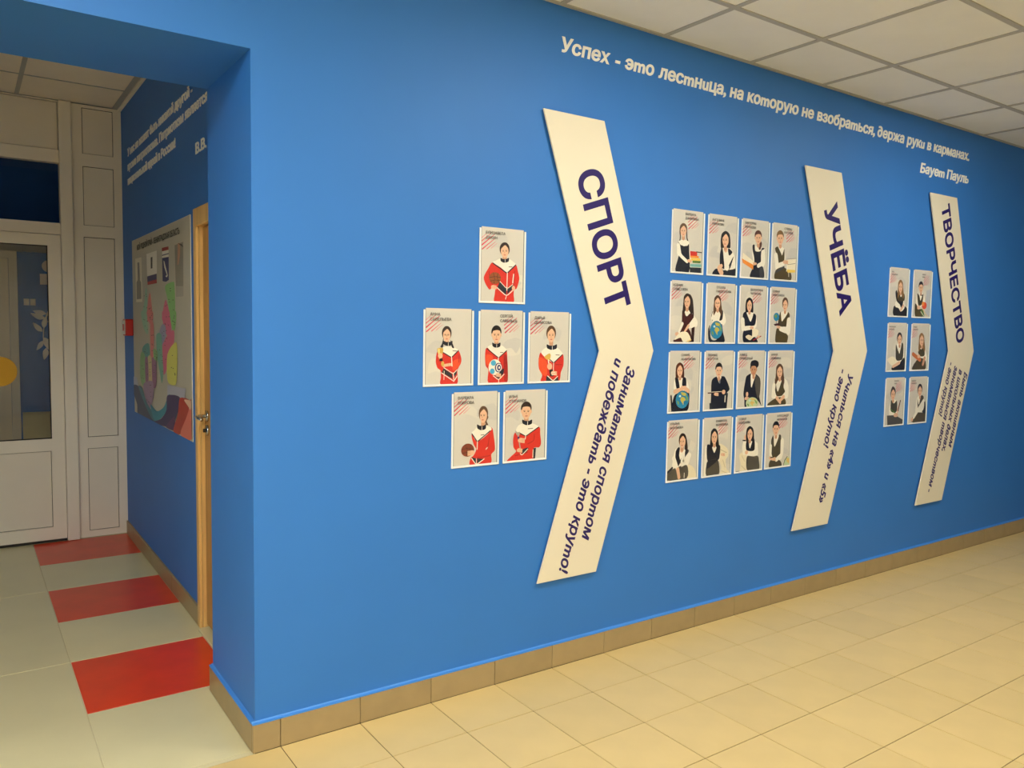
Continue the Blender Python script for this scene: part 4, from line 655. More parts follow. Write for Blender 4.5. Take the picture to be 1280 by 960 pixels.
  ('e','dark',105.2,199.8,3.1,1.8), ('l','brow',[(117.6,203.5),(125.9,202.4)],1.9,1.9), ('e','dark',121.6,198.8,3.1,1.8), ('l','skin2',[(113.4,199),(111.3,188.9)],1.7,3), 
  ('e','lip',114.4,180.9,6.1,2.3), ('p','hair0',[(92.9,201.7),(92.8,225.5),(106.1,241),(125.1,239.9),(140.4,222.6),(142.9,198.5),(135.8,210.9),(118.6,228),(99.3,213.2)]), ]),
 'S33': (2.718, 0.754, 'r', ('АЛЕКСАНДР','МЕРЬЯНОВ'), (93.4,291), [
  ('e','gl_w',201.8,15.9,31,37.2), ('p','gl_w2',[(193.6,47.8),(215.6,42.1),(214,18.8),(194.9,28.2)]), ('l','dark',[(165.5,7.4),(175.8,37.5),(198,56)],4.4,4.4), 
  ('p','shirt',[(64.8,172.6),(100.1,181.8),(140.2,167.7),(161.7,116.1),(150.6,51.2),(102.9,39.7),(53.2,70.5),(46.5,132)]), 
  ('p','olive3',[(70.3,179.9),(53.8,158.1),(52.9,123.9),(65.1,69.5),(101.9,55.1),(136.6,79.3),(136.9,171.8),(112.4,177.2),(83,119.8)]), 
  ('p','shirt',[(79.3,179.3),(115.3,178.9),(107.8,154.5),(83.1,117.9),(74.7,156.7)]), ('p','greyj2',[(48.9,44.1),(102.1,51.3),(142.6,32.5),(144.4,3.4),(46.4,6.1)]), 
  ('l','shirt',[(147.5,148),(149.3,70.6),(102.5,45.5)],27.2,22.4), ('l','shirt',[(50,124.1),(49.8,78.4)],21,19.1), ('e','skin',72.1,53.7,18,9.8), ('l','skin',[(71.7,59.5),(94.3,56.7)],6,6), 
  ('l','skin',[(72,55.1),(94.6,52.1)],6,6), ('l','skin',[(72.2,50.7),(94.9,47.5)],6.1,6.1), ('l','skin',[(72.5,46.3),(95.2,42.8)],6.1,6.1), ('l','skin2',[(77.2,56.7),(93.5,54.5)],1.4,1.4), 
  ('l','skin2',[(77.5,52.3),(93.8,49.9)],1.4,1.4), ('l','skin2',[(77.8,47.9),(94.1,45.2)],1.4,1.4), ('l','skin',[(45,59.7),(72.3,49.8)],14.3,12.4), 
  ('l','dark',[(53.8,60.9),(77.5,62.8)],6.7,6.7), ('l','skin2',[(90.3,195.2),(91.8,170.7)],19.2,21.2), ('e','hair0',88.3,227.6,28.2,29.5), ('e','skin',64,214.7,3.8,7.2), 
  ('e','skin',114.5,211.7,3.8,7.2), ('e','skin',89.2,212.5,24,31.7), ('e','skin',89.9,201.4,17.3,22.8), ('l','brow',[(83.6,217.9),(74.1,217.8)],2,2), ('e','dark',79.6,213.4,3.6,1.9), 
  ('l','brow',[(94.2,217.3),(103.8,216.1)],2,2), ('e','dark',98.8,212.3,3.6,1.9), ('l','skin2',[(89.2,212.5),(89.2,201.8)],1.9,3.4), ('e','lip',90.4,193.5,7.2,2.4), 
  ('p','hair0',[(62.4,222),(62.5,239.8),(76.6,255.2),(96.7,254.1),(112.9,237),(115.3,218.9),(108.8,230.1),(92.8,235.3),(75.4,234.1),(66.8,230.7)]), ]),
 'T0': (3.842, 1.596, 'l', (3,9), (27.2,281.6), [
  ('p','black',[(63.5,62.2),(122.8,78.7),(206.7,62.5),(215.2,8.6),(71.8,7.3)]), ('p','shirt',[(81,92.1),(110.7,100.4),(175.4,102.5),(186.4,58.2),(147.3,34.9),(118.1,56.3),(83.7,62.8)]), 
  ('p','black',[(75.7,150.6),(91.5,162.3),(120.1,108.1),(168.5,102.3),(152.1,57.3),(129.6,78.9),(93.8,99.9)]), ('p','olive',[(106.7,144.5),(174.7,147),(178.8,102.6),(107,104)]), 
  ('p','shirt',[(124.6,148.8),(149.1,149.8),(145.6,127.5),(135.4,127.1)]), ('l','skin',[(171.3,72.7),(143.2,42.2)],17.1,15.1), 
  ('p','hair5',[(126,229.8),(151.9,215.9),(160.6,180),(171.5,136.9),(166.1,114.9),(146.6,139.6),(122.1,138.7),(107,116.5),(100.2,137.9),(101.5,177.6),(103.1,213.6)]), 
  ('l','skin2',[(131.7,168),(133.9,143.5)],17.1,18.9), ('e','skin',130.2,184.5,21,31.7), ('e','skin',131.2,173.5,15.1,22.8), ('l','brow',[(125.1,189.4),(116.8,188.4)],2.1,2.1), 
  ('e','dark',121.7,184.5,3.1,1.9), ('l','brow',[(134.3,189.8),(142.8,189.5)],2.2,2.2), ('e','dark',138.5,185.2,3.2,1.9), ('l','skin2',[(130.2,184.5),(130.5,173.8)],1.5,2.8), 
  ('e','lip',131.9,165.5,6.3,2.4), ('p','hair5',[(104.5,184.9),(103.4,210.1),(116.4,227.9),(135.9,228.9),(152.2,212.3),(155.7,187.1),(148,199.4),(129.8,215.6),(110.6,197.8)]), ]),
 'T1': (4.114, 1.596, 'r', (6,5), (104.6,281.6), [
  ('q','bluegrey',[(165.8,176.1),(223.2,189.9),(230.1,11),(159.4,19)]), ('p','shirt',[(49.8,145.1),(88.3,154.1),(131.8,151.9),(151.1,103),(103.5,71.1),(50,69.5)]), 
  ('p','olive',[(56.2,152.8),(82.6,138.7),(96.3,108.8),(118.1,143.8),(130.3,151.8),(122.2,102.1),(109.6,82.6),(74,79.7)]), ('p','shirt',[(82.2,142.5),(114.5,143.6),(107,124.4),(98,112.7)]), 
  ('p','black',[(81.7,148.1),(121.3,147.7),(104.1,139.5)]), ('p','olive2',[(34,87.9),(59.9,77.4),(69.2,54.9),(133.9,56.7),(134.9,8.9),(45.1,8.9)]), ('e','skin',78.8,66.6,17.1,13.6), 
  ('e','red3',146.1,79.9,29,22.9), ('e','orange',130.5,90.9,15.9,13.7), ('p','green',[(105,55.9),(139,41.5),(152.9,11.2),(123.2,18.2)]), ('l','yellow2',[(126.6,56.5),(189.4,12)],5.2,5.2), 
  ('l','white',[(106.5,40.7),(145.2,14.9)],4.2,4.2), ('l','skin2',[(97.1,173.7),(99.4,150.6)],16.8,18.6), ('e','hair1',94.1,204.3,27.3,27.8), ('e','skin',71.2,189.7,3.6,6.8), 
  ('e','skin',119.9,191.7,3.7,6.8), ('e','skin',95.5,190,23.1,29.9), ('e','skin',96.6,179.6,16.7,21.5), ('l','brow',[(90,194.6),(80.8,193.6)],2.1,2.1), ('e','dark',86.3,189.9,3.5,1.8), 
  ('l','brow',[(100.2,195),(109.5,194.8)],2.1,2.1), ('e','dark',104.8,190.7,3.5,1.8), ('l','skin2',[(95.5,190),(95.8,179.8)],1.7,3), ('e','lip',97.3,172.1,6.9,2.2), 
  ('p','hair1',[(69.3,196.4),(68.9,213.4),(82,229.2),(101.4,230.1),(117.5,215.5),(120.4,198.6),(113.8,208.5),(98.3,212),(81.5,209.2),(73.3,205.1)]), ]),
 'T2': (3.849, 1.259, 'l', (10,8), (20,284), [
  ('p','shirt',[(102,158.8),(139.6,176.7),(180.1,166),(200.7,86.8),(158,47.6),(103.3,73.3)]), 
  ('p','olive3',[(105,169.5),(137.9,123.1),(165.9,176.7),(186.7,166),(188.1,79.7),(116.6,69.6),(103.3,116.1)]), ('p','shirt',[(126.5,176.6),(165.9,176.7),(145.8,108.7)]), 
  ('p','black',[(74.7,30.8),(144.8,47.8),(207.4,86.7),(208.2,5.8),(76.6,9.4)]), ('p','paper',[(13.1,74.1),(75.4,94.9),(130.7,58.7),(80.8,34.3)]), 
  ('l','skin',[(150.7,54.9),(81.1,30.7)],21.4,17.5), ('l','skin2',[(143.1,181.7),(145.3,157.4)],18.4,20.3), ('e','hair1',140.6,208.5,29.4,35), ('e','skin',141.6,198.1,22.6,31.4), 
  ('e','skin',142.6,187.1,16.2,22.6), ('l','brow',[(136.2,203.1),(127.2,202.4)],2.1,2.1), ('e','dark',132.5,198.4,3.4,1.9), ('l','brow',[(146.1,203.2),(155.2,202.6)],2.1,2.1), 
  ('e','dark',150.6,198.5,3.4,1.9), ('l','skin2',[(141.6,198.1),(141.9,187.4)],1.7,3), ('e','lip',143.3,179.3,6.8,2.4), 
  ('p','hair1',[(114,199.4),(113,224.3),(127.1,241.5),(148.1,241.7),(165.4,224.7),(169.1,199.7),(160.8,212.2),(141.4,228.8),(120.7,211.9)]), ]),
 'T3': (4.121, 1.259, 'l', (6,8), (24.2,286), [
  ('p','shirt',[(98.8,151.6),(153.4,162.6),(202.6,92.1),(184.3,62.5),(110.8,100.1)]), ('p','olive2',[(101,129.6),(160.7,159),(173.6,99.7),(125.4,92.6),(95.5,114.9)]), 
  ('p','olive2',[(30,10.8),(99,78.1),(183.6,70),(187,6.7)]), ('p','shirt',[(118.5,162.6),(157.6,162.7),(128,136.8)]), ('l','skin2',[(175.4,81.2),(158.4,40.6)],24.5,20.4), 
  ('l','orange2',[(34.4,107.9),(120.6,70.5)],25.9,25.9), ('e','skin',104.5,92.8,16.6,11.8), 
  ('p','hair5',[(124.7,242.2),(154.1,226.4),(164,188.1),(176.5,141.9),(170.3,118.8),(148,145.8),(120.2,145.8),(103,122.9),(95.2,145.9),(96.7,187.8),(98.5,225.9)]), 
  ('l','skin2',[(131.1,176.5),(136.4,150.4)],19.2,21.3), ('e','skin',129.4,194.1,23.9,33.7), ('e','skin',132.9,182.3,17.2,24.2), ('l','brow',[(128.8,199.5),(119.4,198.7)],2.3,2.3), 
  ('e','dark',125,194.4,3.6,2), ('l','brow',[(139.4,199.5),(149.1,198.9)],2.3,2.3), ('e','dark',144.2,194.5,3.6,2), ('l','skin2',[(134.6,194.1),(137.4,182.6)],1.7,3.1), 
  ('e','lip',136.6,173.9,7.2,2.5), ('p','hair5',[(100.1,195.5),(98.9,222.1),(113.7,240.6),(135.9,240.8),(154.5,222.6),(158.5,195.7),(149.7,209.1),(128.9,227),(107.1,208.9)]), ]),
 'T4': (3.856, 0.919, 'r', (7,4), (101,288), [
  ('p','shirt',[(73.9,156.3),(112.1,165.6),(140,146.5),(140,74.1),(69.2,63.2),(53,99.8)]), ('p','olive3',[(73.2,163.5),(105.2,140.7),(139,157.3),(144.6,95.6),(113,82.7),(72.5,98.9)]), 
  ('q','greyj',[(33.9,68.5),(127.5,67.5),(216.7,33.9),(215,8.4),(44.5,7.1)]), ('l','skin',[(151.9,88.1),(171.2,138)],17.7,13.7), ('l','maroon',[(157.9,95),(178.8,155.8)],9.8,9.8), 
  ('l','green',[(71.9,106.2),(140,74.1)],7.7,7.7), ('e','skin',134.1,67.2,26.4,13.1), ('l','skin2',[(93.8,179.8),(96.1,154.3)],18.4,20.4), ('e','hair1',91.3,207.9,29.2,36.7), 
  ('e','skin',92.3,197,22.4,32.9), ('e','skin',93.3,185.5,16.2,23.7), ('l','brow',[(86.9,202.5),(78,202.1)],2.2,2.2), ('e','dark',83.3,197.7,3.4,2), 
  ('l','brow',[(96.8,202.1),(105.8,201.2)],2.2,2.2), ('e','dark',101.3,197,3.4,2), ('l','skin2',[(92.3,197),(92.6,185.8)],1.7,3), ('e','lip',94.1,177.2,6.7,2.5), 
  ('p','hair1',[(64.8,199.4),(63.8,225.5),(77.8,242.9),(98.6,242.3),(116,223.9),(119.7,197.6),(111.4,210.9),(92,229.1),(71.5,212.2)]), ('e','hair1',85.9,239.7,13,8.6), ]),
 'T5': (4.128, 0.919, 'l', (7,8), (29.4,283.3), [
  ('p','black',[(162.9,119.7),(203.2,140.6),(214.3,57.4),(183,58.9)]), ('p','shirt',[(99.7,166.9),(143.7,172.7),(189,141.1),(187.1,88.7),(126.6,61.6),(90.2,78.3)]), 
  ('p','olive3',[(98.3,181.7),(127.8,121.2),(150,179.9),(183.9,163.8),(123.7,91.6),(106,159.2)]), ('p','olive2',[(48.2,13.7),(97.9,70.5),(211.4,57.5),(213.7,6.2)]), 
  ('l','shirt',[(181.9,141.4),(111.1,77.3),(73,42)],26.8,20.6), ('e','skin',53.7,28.2,13.8,11.9), ('l','skin2',[(134.9,191.6),(137.3,166.2)],18.5,20.4), ('e','hair1',132.2,219.6,29.8,36.5), 
  ('e','skin',133.2,208.8,22.9,32.8), ('e','skin',134.3,197.3,16.5,23.6), ('l','brow',[(127.7,214.2),(118.6,213.8)],2.2,2.2), ('e','dark',124,209.4,3.4,2), 
  ('l','brow',[(137.7,213.9),(147,212.9)],2.2,2.2), ('e','dark',142.3,208.8,3.4,2), ('l','skin2',[(133.2,208.8),(133.6,197.6)],1.7,3), ('e','lip',135.1,189.1,6.9,2.5), 
  ('p','hair1',[(105.2,211.1),(104,237.1),(118.2,254.5),(139.4,253.9),(157.2,235.6),(161.1,209.4),(152.6,222.7),(132.7,240.7),(111.9,223.9)]), ]),
}
MAP_SHAPES = [
 ('paper',[(111,997),(326,993),(331,717),(116,719)]),
 ('stone',[(183,969),(248,966),(259,856),(300,839),(303,737),(140,737),(141,845),(186,859)]),
 ('white',[(488,1002),(794,1001),(790,863),(500,857)]),
 ('navy3',[(500,867),(784,870),(781,831),(505,831)]),
 ('redf',[(506,834),(781,838),(787,816),(512,815)]),
 ('dark',[(617,973),(669,974),(664,908),(615,907)]),
 ('redf',[(939,1005),(1110,1001),(1112,983),(941,986)]),
 ('white',[(941,986),(1112,983),(1113,945),(941,949)]),
 ('navy3',[(943,966),(1114,965),(1114,960),(942,961)]),
 ('navy3',[(941,949),(1113,945),(1108,821),(1034,814),(946,821)]),
 ('white',[(977,933),(999,928),(1069,863),(1084,846),(1058,837),(1020,845),(1059,850),(997,894)]),
 ('frame',[(1236,1004),(1481,1002),(1471,720),(1254,720)]),
 ('stone',[(1262,996),(1459,998),(1449,725),(1278,725)]),
 ('skin2',[(1336,1001),(1392,997),(1383,937),(1343,889),(1323,890)]),
 ('stone2',[(1279,782),(1449,776),(1449,725),(1281,725)]),
 ('dark2',[(1336,1001),(1433,987),(1460,969),(1392,986)]),
 ('m_mint',[(439,795),(486,786),(495,703),(471,605),(300,605),(347,667),(413,727)]),
 ('m_pink2',[(554,758),(599,753),(647,605),(471,605),(502,703)]),
 ('m_green',[(1010,791),(1206,807),(1249,783),(1247,605),(1131,605),(1075,714)]),
 ('m_pink',[(1017,715),(1058,694),(1137,605),(920,605),(958,668)]),
 ('m_mint',[(286,655),(470,653),(487,585),(504,525),(437,524),(349,567)]),
 ('m_pink2',[(470,653),(665,652),(639,585),(553,585)]),
 ('m_pink2',[(574,577),(680,577),(665,385),(579,373)]),
 ('m_pink',[(925,650),(1127,648),(1154,526),(1065,517),(975,555)]),
 ('m_green',[(1127,648),(1282,647),(1242,550),(1174,564)]),
 ('m_pink',[(1046,517),(1225,550),(1201,444),(1111,402),(996,311),(881,305),(891,442)]),
 ('m_lilac',[(900,574),(1013,571),(1009,508),(911,459),(870,425),(774,463)]),
 ('m_teal',[(758,516),(897,522),(926,387),(939,308),(896,245),(842,302),(770,405)]),
 ('m_teal2',[(313,425),(431,459),(543,457),(536,371),(355,373)]),
 ('m_green2',[(262,396),(402,384),(388,216),(293,196),(226,260)]),
 ('m_yell2',[(492,378),(602,382),(612,247),(567,219),(483,265)]),
 ('m_purp',[(401,366),(491,370),(503,241),(412,226)]),
 ('m_purp',[(622,375),(746,363),(736,222),(631,215)]),
 ('m_lilac2',[(365,214),(633,240),(647,148),(510,59),(446,97),(338,177)]),
 ('m_yell',[(1058,416),(1255,487),(1303,454),(1276,281),(1172,255),(1048,275)]),
 ('m_green2',[(669,435),(791,423),(787,373),(686,377)]),
 ('bwave',[(-8,232),(125,234),(170,179),(-9,173)]),
 ('bwave',[(1047,247),(1484,258),(1465,203),(1043,188)]),
 ('w_navy',[(-9,176),(194,176),(354,89),(573,22),(719,7),(657,1),(152,-11),(109,59),(-14,124)]),
 ('w_teal2',[(169,176),(291,178),(446,97),(619,61),(745,73),(719,7),(572,18),(354,89)]),
 ('w_teal',[(557,98),(745,73),(945,116),(1061,189),(1105,194),(1037,108),(862,43),(719,7),(617,35)]),
 ('w_purp',[(1043,188),(1370,200),(1230,73),(994,10),(657,1),(862,39),(1019,107)]),
 ('w_purp2',[(994,10),(1213,87),(1226,19),(1191,9)]),
 ('w_red',[(1354,199),(1572,204),(1548,156),(1359,12),(1184,8),(1299,110)]),
 ('w_salm',[(1565,193),(1610,204),(1606,16),(1352,10),(1523,132)]),
 ('w_cream',[(1449,198),(1610,204),(1584,159),(1540,170)]),
]
# ------------------------------------------------------------------ room shell
def structure(o, label=None): return tag(o, label, kind='structure')
OPL = -2.2   # far jamb of the passage opening, outside the picture
wf = prism('wall_front', [(XL-0.2, 0), (OPL, 0), (OPL, ZL), (0, ZL), (0, 0), (XR+0.2, 0), (XR+0.2, 3.1), (XL-0.2, 3.1)], 'y', 0, T, 'blue')
structure(wf, 'bright blue painted wall with a wide passage opening at its left')
# the passage side wall, with a hole for the wooden door
D0, D1, DZ = 0.64, 1.275, 1.975
wp = prism('wall_passage', [(T, 0), (D0, 0), (D0, DZ), (D1, DZ), (D1, 0), (YE+0.02, 0), (YE+0.02, 3.1), (T, 3.1)], 'x', MW, MW+0.2, 'blue')
structure(wp, 'dark blue side wall of the passage carrying the region map')
structure(box('wall_passage_left', (OPL-0.2, OPL, T, 5.1, 0, 3.1), 'blue'))
structure(box('wall_left', (XL-0.2, XL, YB, 0, 0, 3.0), 'plain'))
structure(box('wall_right', (XR, XR+0.2, YB, 0, 0, 3.0), 'blue'))
structure(box('wall_back', (XL-0.2, XR+0.2, YB-0.2, YB, 0, 3.0), 'plain'))

# ---- floor of the hall: tiles lie proud of a recessed grout bed
fl = structure(box('floor', (XL, XR, YB, 0, -0.12, -0.0025), 'grout'), 'floor of beige square ceramic tiles with thin dark joints')
GAP = 0.0032
tile_full = boxes_mesh('floor_tile', [(-FT/2+GAP/2, FT/2-GAP/2, -FT/2+GAP/2, FT/2-GAP/2, -0.009, 0)], 0.0007); tile_full.materials.append(MT['tile'])
far_boxes = []
for kx in range(-15, 26):
    xa, xb = OX + kx*FT, OX + (kx+1)*FT
    if xb > XR or xa < XL: continue
    for ry in range(-1, 17):
        yb = -(R1 + ry*FT) if ry >= 0 else 0.0
        ya = -(R1 + (ry+1)*FT)
        if ya < YB: continue
        near = (-1 <= kx <= 21 and ry <= 9)
        if ry == -1: yb = -0.013
        if ry == -1:
            if not near: far_boxes.append((xa+GAP/2, xb-GAP/2, ya+GAP/2, yb, -0.009, 0)); continue
            x0, x1, y0, y1 = xa+GAP/2, xb-GAP/2, ya+GAP/2, yb
            if 'cut_tile' not in globals():
                cut_tile = boxes_mesh('floor_tile', [(-FT/2+GAP/2, FT/2-GAP/2, -(y1-y0)/2, (y1-y0)/2, -0.009, 0)], 0.0007); cut_tile.materials.append(MT['tile'])
            t = link('floor_tile', cut_tile, None, fl); t.location = ((x0+x1)/2, (y0+y1)/2, random.uniform(-0.0004, 0.0004))
        elif near:
            t = link('floor_tile', tile_full, None, fl); t.location = ((xa+xb)/2, (ya+yb)/2, random.uniform(-0.0004, 0.0004))
            t.rotation_euler = (random.gauss(0, 0.0006), random.gauss(0, 0.0006), 0)
        else: far_boxes.append((xa+GAP/2, xb-GAP/2, ya+GAP/2, yb-GAP/2, -0.009, 0))
tag(link('far_floor_tiles', boxes_mesh('far_floor_tiles', far_boxes), 'tile', fl), kind='stuff')

# ---- floor of the passage
pf = structure(box('floor_passage', (OPL, MW+0.05, 0.0, 5.1, -0.12, -0.002), 'pgrout'), 'passage floor of large grey tiles with a ladder of red tiles')
g2 = 0.0022
def ptile(x0, x1, y0, y1, mat):
    t = link('floor_tile', boxes_mesh('floor_tile', [(-(x1-x0)/2+g2, (x1-x0)/2-g2, -(y1-y0)/2+g2, (y1-y0)/2-g2, -0.009, 0)], 0.0007), mat, pf)
    t.location = ((x0+x1)/2, (y0+y1)/2, random.uniform(-0.0003, 0.0003)); return t
for k in range(-1, 5):
    ya, yb = PY0 + k*PS, PY0 + (k+1)*PS
    if k == -1: ya = 0.012
    x1 = MW - BBP + 0.001
    if yb <= T + 0.06: x1 = -BBP + 0.001
    t = ptile(TL, x1, ya, min(yb, YE-0.005), 'rtile' if k % 2 == 0 else 'ptile')
    if k % 2 == 0: t['label'] = 'red floor tile'
for c in range(3):
    xa, xb = TL-(c+1)*0.6, TL-c*0.6
    for ya, yb in ((0.012, PY0+PS), (PY0+PS, PY0+3*PS), (PY0+3*PS, YE-0.005)):
        if xa < OPL: xa = OPL
        ptile(xa, xb, ya, yb, 'ptile')
# worn joint strip between the two floors
structure(box('trim_1', (OPL, -0.004, -0.010, 0.012, -0.012, -0.0004), 'pgrout'), 'pale joint between the beige and the grey floor')

# ---- skirting tiles
bbf = empty('baseboard_front'); structure(bbf, 'tan ceramic skirting tiles along the blue wall')
xs = [-BBP] + [OX + k*FT for k in range(0, 25)]
for a, b in zip(xs[:-1], xs[1:]):
    if a > XR: break
    box('skirting_tile', (a+0.001, min(b, XR)-0.001, -BBP, -0.0002, 0.0003, BBH), 'skirt', bbf, 0.0015)
prism('paint_bead', [(-BBP-0.001, BBH-0.002), (-0.0003, BBH-0.002), (-0.0003, BBH+0.008), (-0.004, BBH+0.003), (-BBP-0.0006, BBH+0.002)], 'x', -BBP, XR, 'blue_bead', bbf)
bbr = empty('baseboard_reveal'); structure(bbr, 'tan skirting tiles round the wall end beside the passage')
box('skirting_tile', (-BBP, -0.0002, 0.0003, T+BBP, 0.0003, BBH), 'skirt', bbr, 0.0015)
box('skirting_tile', (-BBP+0.0004, MW-BBP-0.001, T+0.0003, T+BBP-0.0003, 0.0003, BBH-0.0004), 'skirt', bbr, 0.0015)
prism('paint_bead', [(-BBP-0.001, BBH-0.002), (-0.0003, BBH-0.002), (-0.0003, BBH+0.008), (-0.004, BBH+0.003), (-BBP-0.0006, BBH+0.002)], 'y', 0, T+BBP, 'blue_bead', bbr)
bbp = empty('baseboard_passage'); structure(bbp, 'tan skirting tiles below the map')
yy = D1+0.043
while yy < YE-0.03:
    y2 = min(yy+0.6, YE-0.012)
    box('skirting_tile', (MW-BBP, MW-0.0002, yy+0.001, y2-0.001, 0.0003, BBH-0.012), 'skirt', bbp, 0.0015); yy = y2

# ---- suspended ceiling of the hall
ce = structure(box('ceiling', (XL-0.2, XR+0.2, YB-0.2, 0, H+0.02, H+0.12), 'grid'), 'suspended ceiling of off-white square panels in a grey metal grid')
B = 0.024
lamp_cells = {(-2.022, -1.313), (-3.222, -2.513), (-2.022, -2.513), (-0.822, -1.313), (1.578, -1.313), (3.978, -1.313), (-2.022, -3.713), (-0.822, -3.713), (1.578, -3.713)}  # both panels of the second row are added to brighten reveal and passage
panel = boxes_mesh('ceiling_panel', [(-0.3+0.004, 0.3-0.004, -0.3+0.004, 0.3-0.004, 0, 0.012)]); panel.materials.append(MT['ceil'])
gx = [COX + 0.6*k for k in range(-8, 11)]; gy = [-(C1 + 0.6*k) for k in range(0, 9)]
xe = [XL] + gx + [XR]; ye_ = [0.0] + gy + [YB]
lamps = []
for i in range(len(xe)-1):
    for j in range(len(ye_)-1):
        xa, xb, ya, yb = xe[i], xe[i+1], ye_[j+1], ye_[j]
        cx, cy = (xa+xb)/2, (ya+yb)/2
        if any(abs(cx-a) < 0.05 and abs(cy-b) < 0.05 for a, b in lamp_cells): lamps.append((cx, cy)); continue
        if abs(xb-xa-0.6) < 0.01 and abs(yb-ya-0.6) < 0.01: pnl = link('ceiling_panel', panel, None, ce)
        else: pnl = link('ceiling_panel', boxes_mesh('ceiling_panel', [(-(xb-xa)/2+0.004, (xb-xa)/2-0.004, -(yb-ya)/2+0.004, (yb-ya)/2-0.004, 0, 0.012)]), 'ceil', ce)
        pnl.location = (cx, cy, H+0.005)
for x in gx: box('grid_bar', (x-B/2, x+B/2, YB, -0.0005, H, H+0.02), 'grid', ce)
for y in gy: box('grid_bar', (XL, XR, y-B/2, y+B/2, H-0.0004, H+0.02), 'grid', ce)
box('edge_angle', (XL, XR, -0.019, -0.0005, H-0.0012, H+0.02), 'grid', ce)
NAMES = {(-2.0, -1.3): 'square ceiling light panel left of the passage opening', (-0.8, -1.3): 'square ceiling light panel before the passage opening', (1.6, -1.3): 'square ceiling light panel above the beige floor before the first chevron',
  (4.0, -1.3): 'square ceiling light panel above the floor before the farthest chevron', (-3.2, -2.5): 'added unseen square light panel farthest left in the hall', (-2.0, -2.5): 'added unseen square light panel left of the camera, second row',
  (-2.0, -3.7): 'square ceiling light panel at the rear of the hall, left', (-0.8, -3.7): 'square ceiling light panel at the rear of the hall, middle', (1.6, -3.7): 'square ceiling light panel at the rear of the hall, right'}
for cx, cy in lamps:
    lb = NAMES[(round(cx, 1), round(cy, 1))]
    r = empty('ceiling_light', (cx, cy, H)); tag(r, lb, 'ceiling light', 'light panels of the hall ceiling')
    bm = bmesh.new()
    for b in ((-0.297, 0.297, -0.297, -0.275, 0.0005, 0.014), (-0.297, 0.297, 0.275, 0.297, 0.0005, 0.014), (-0.297, -0.275, -0.275, 0.275, 0.0005, 0.014), (0.275, 0.297, -0.275, 0.275, 0.0005, 0.014)): add_box(bm, *b)
    bm_obj('frame', bm, 'lampframe', r)
    box('diffuser', (-0.275, 0.275, -0.275, 0.275, 0.003, 0.010), 'lamp', r)

# ---- passage ceiling
pc = structure(box('ceiling_passage', (OPL, MW, T, YE+0.1, HP+0.02, HP+0.12), 'grid'), 'passage ceiling of cream panels in a grey grid')
pxs = [OPL, -1.675, -1.075, -0.475, MW]; pys = [T, 1.1, 1.7, 2.3, 2.9, YE]
for i in range(4):
    for j in range(5):
        a, b, c, d = pxs[i], pxs[i+1], pys[j], pys[j+1]
        q = link('ceiling_panel', boxes_mesh('ceiling_panel', [(-(b-a)/2+0.004, (b-a)/2-0.004, -(d-c)/2+0.002, (d-c)/2-0.002, 0, 0.012)]), 'pceil', pc); q.location = ((a+b)/2, (c+d)/2, HP+0.004)
for x in pxs[1:-1]: box('grid_bar', (x-B/2, x+B/2, T, YE, HP, HP+0.02), 'grid', pc)
for y in pys[1:-1]: box('grid_bar', (OPL, MW, y-0.004, y+0.004, HP-0.0004, HP+0.02), 'grid', pc)
box('edge_angle', (MW-0.055, MW-0.022, T, YE, HP-0.001, HP+0.02), 'grid', pc)
box('edge_strip', (MW-0.022, MW-0.0003, T, YE, HP-0.012, HP+0.02), 'pceil', pc)

# ------------------------------------------------------------------ white partition at the end of the passage
def framed(parent, name, outer, holes, y0, y1, mat, bevel=0.002):
    # a rectangular PVC frame with rectangular holes, as a mesh of bars
    bm = bmesh.new()
    xs_ = sorted({outer[0], outer[1]} | {h[0] for h in holes} | {h[1] for h in holes}); zs_ = sorted({outer[2], outer[3]} | {h[2] for h in holes} | {h[3] for h in holes})
    vid = {}
    def V(i, j, s):
        k = (i, j, s)
        if k not in vid: vid[k] = bm.verts.new((xs_[i], (y0, y1)[s], zs_[j]))
        return vid[k]
    def solid(i, j):
        if not (0 <= i < len(xs_)-1 and 0 <= j < len(zs_)-1): return False
        cx, cz = (xs_[i]+xs_[i+1])/2, (zs_[j]+zs_[j+1])/2
        return not any(h[0] < cx < h[1] and h[2] < cz < h[3] for h in holes)
    for i in range(len(xs_)-1):
        for j in range(len(zs_)-1):
            if not solid(i, j): continue
            bm.faces.new((V(i, j, 0), V(i+1, j, 0), V(i+1, j+1, 0), V(i, j+1, 0))); bm.faces.new((V(i, j, 1), V(i, j+1, 1), V(i+1, j+1, 1), V(i+1, j, 1)))
            for di, dj, a, b in ((-1, 0, (i, j), (i, j+1)), (1, 0, (i+1, j), (i+1, j+1)), (0, -1, (i, j), (i+1, j)), (0, 1, (i, j+1), (i+1, j+1))):
                if not solid(i+di, j+dj): bm.faces.new((V(*a, 0), V(*b, 0), V(*b, 1), V(*a, 1)))
    bmesh.ops.recalc_face_normals(bm, faces=bm.faces[:])
    return bm_obj(name, bm, mat, parent)

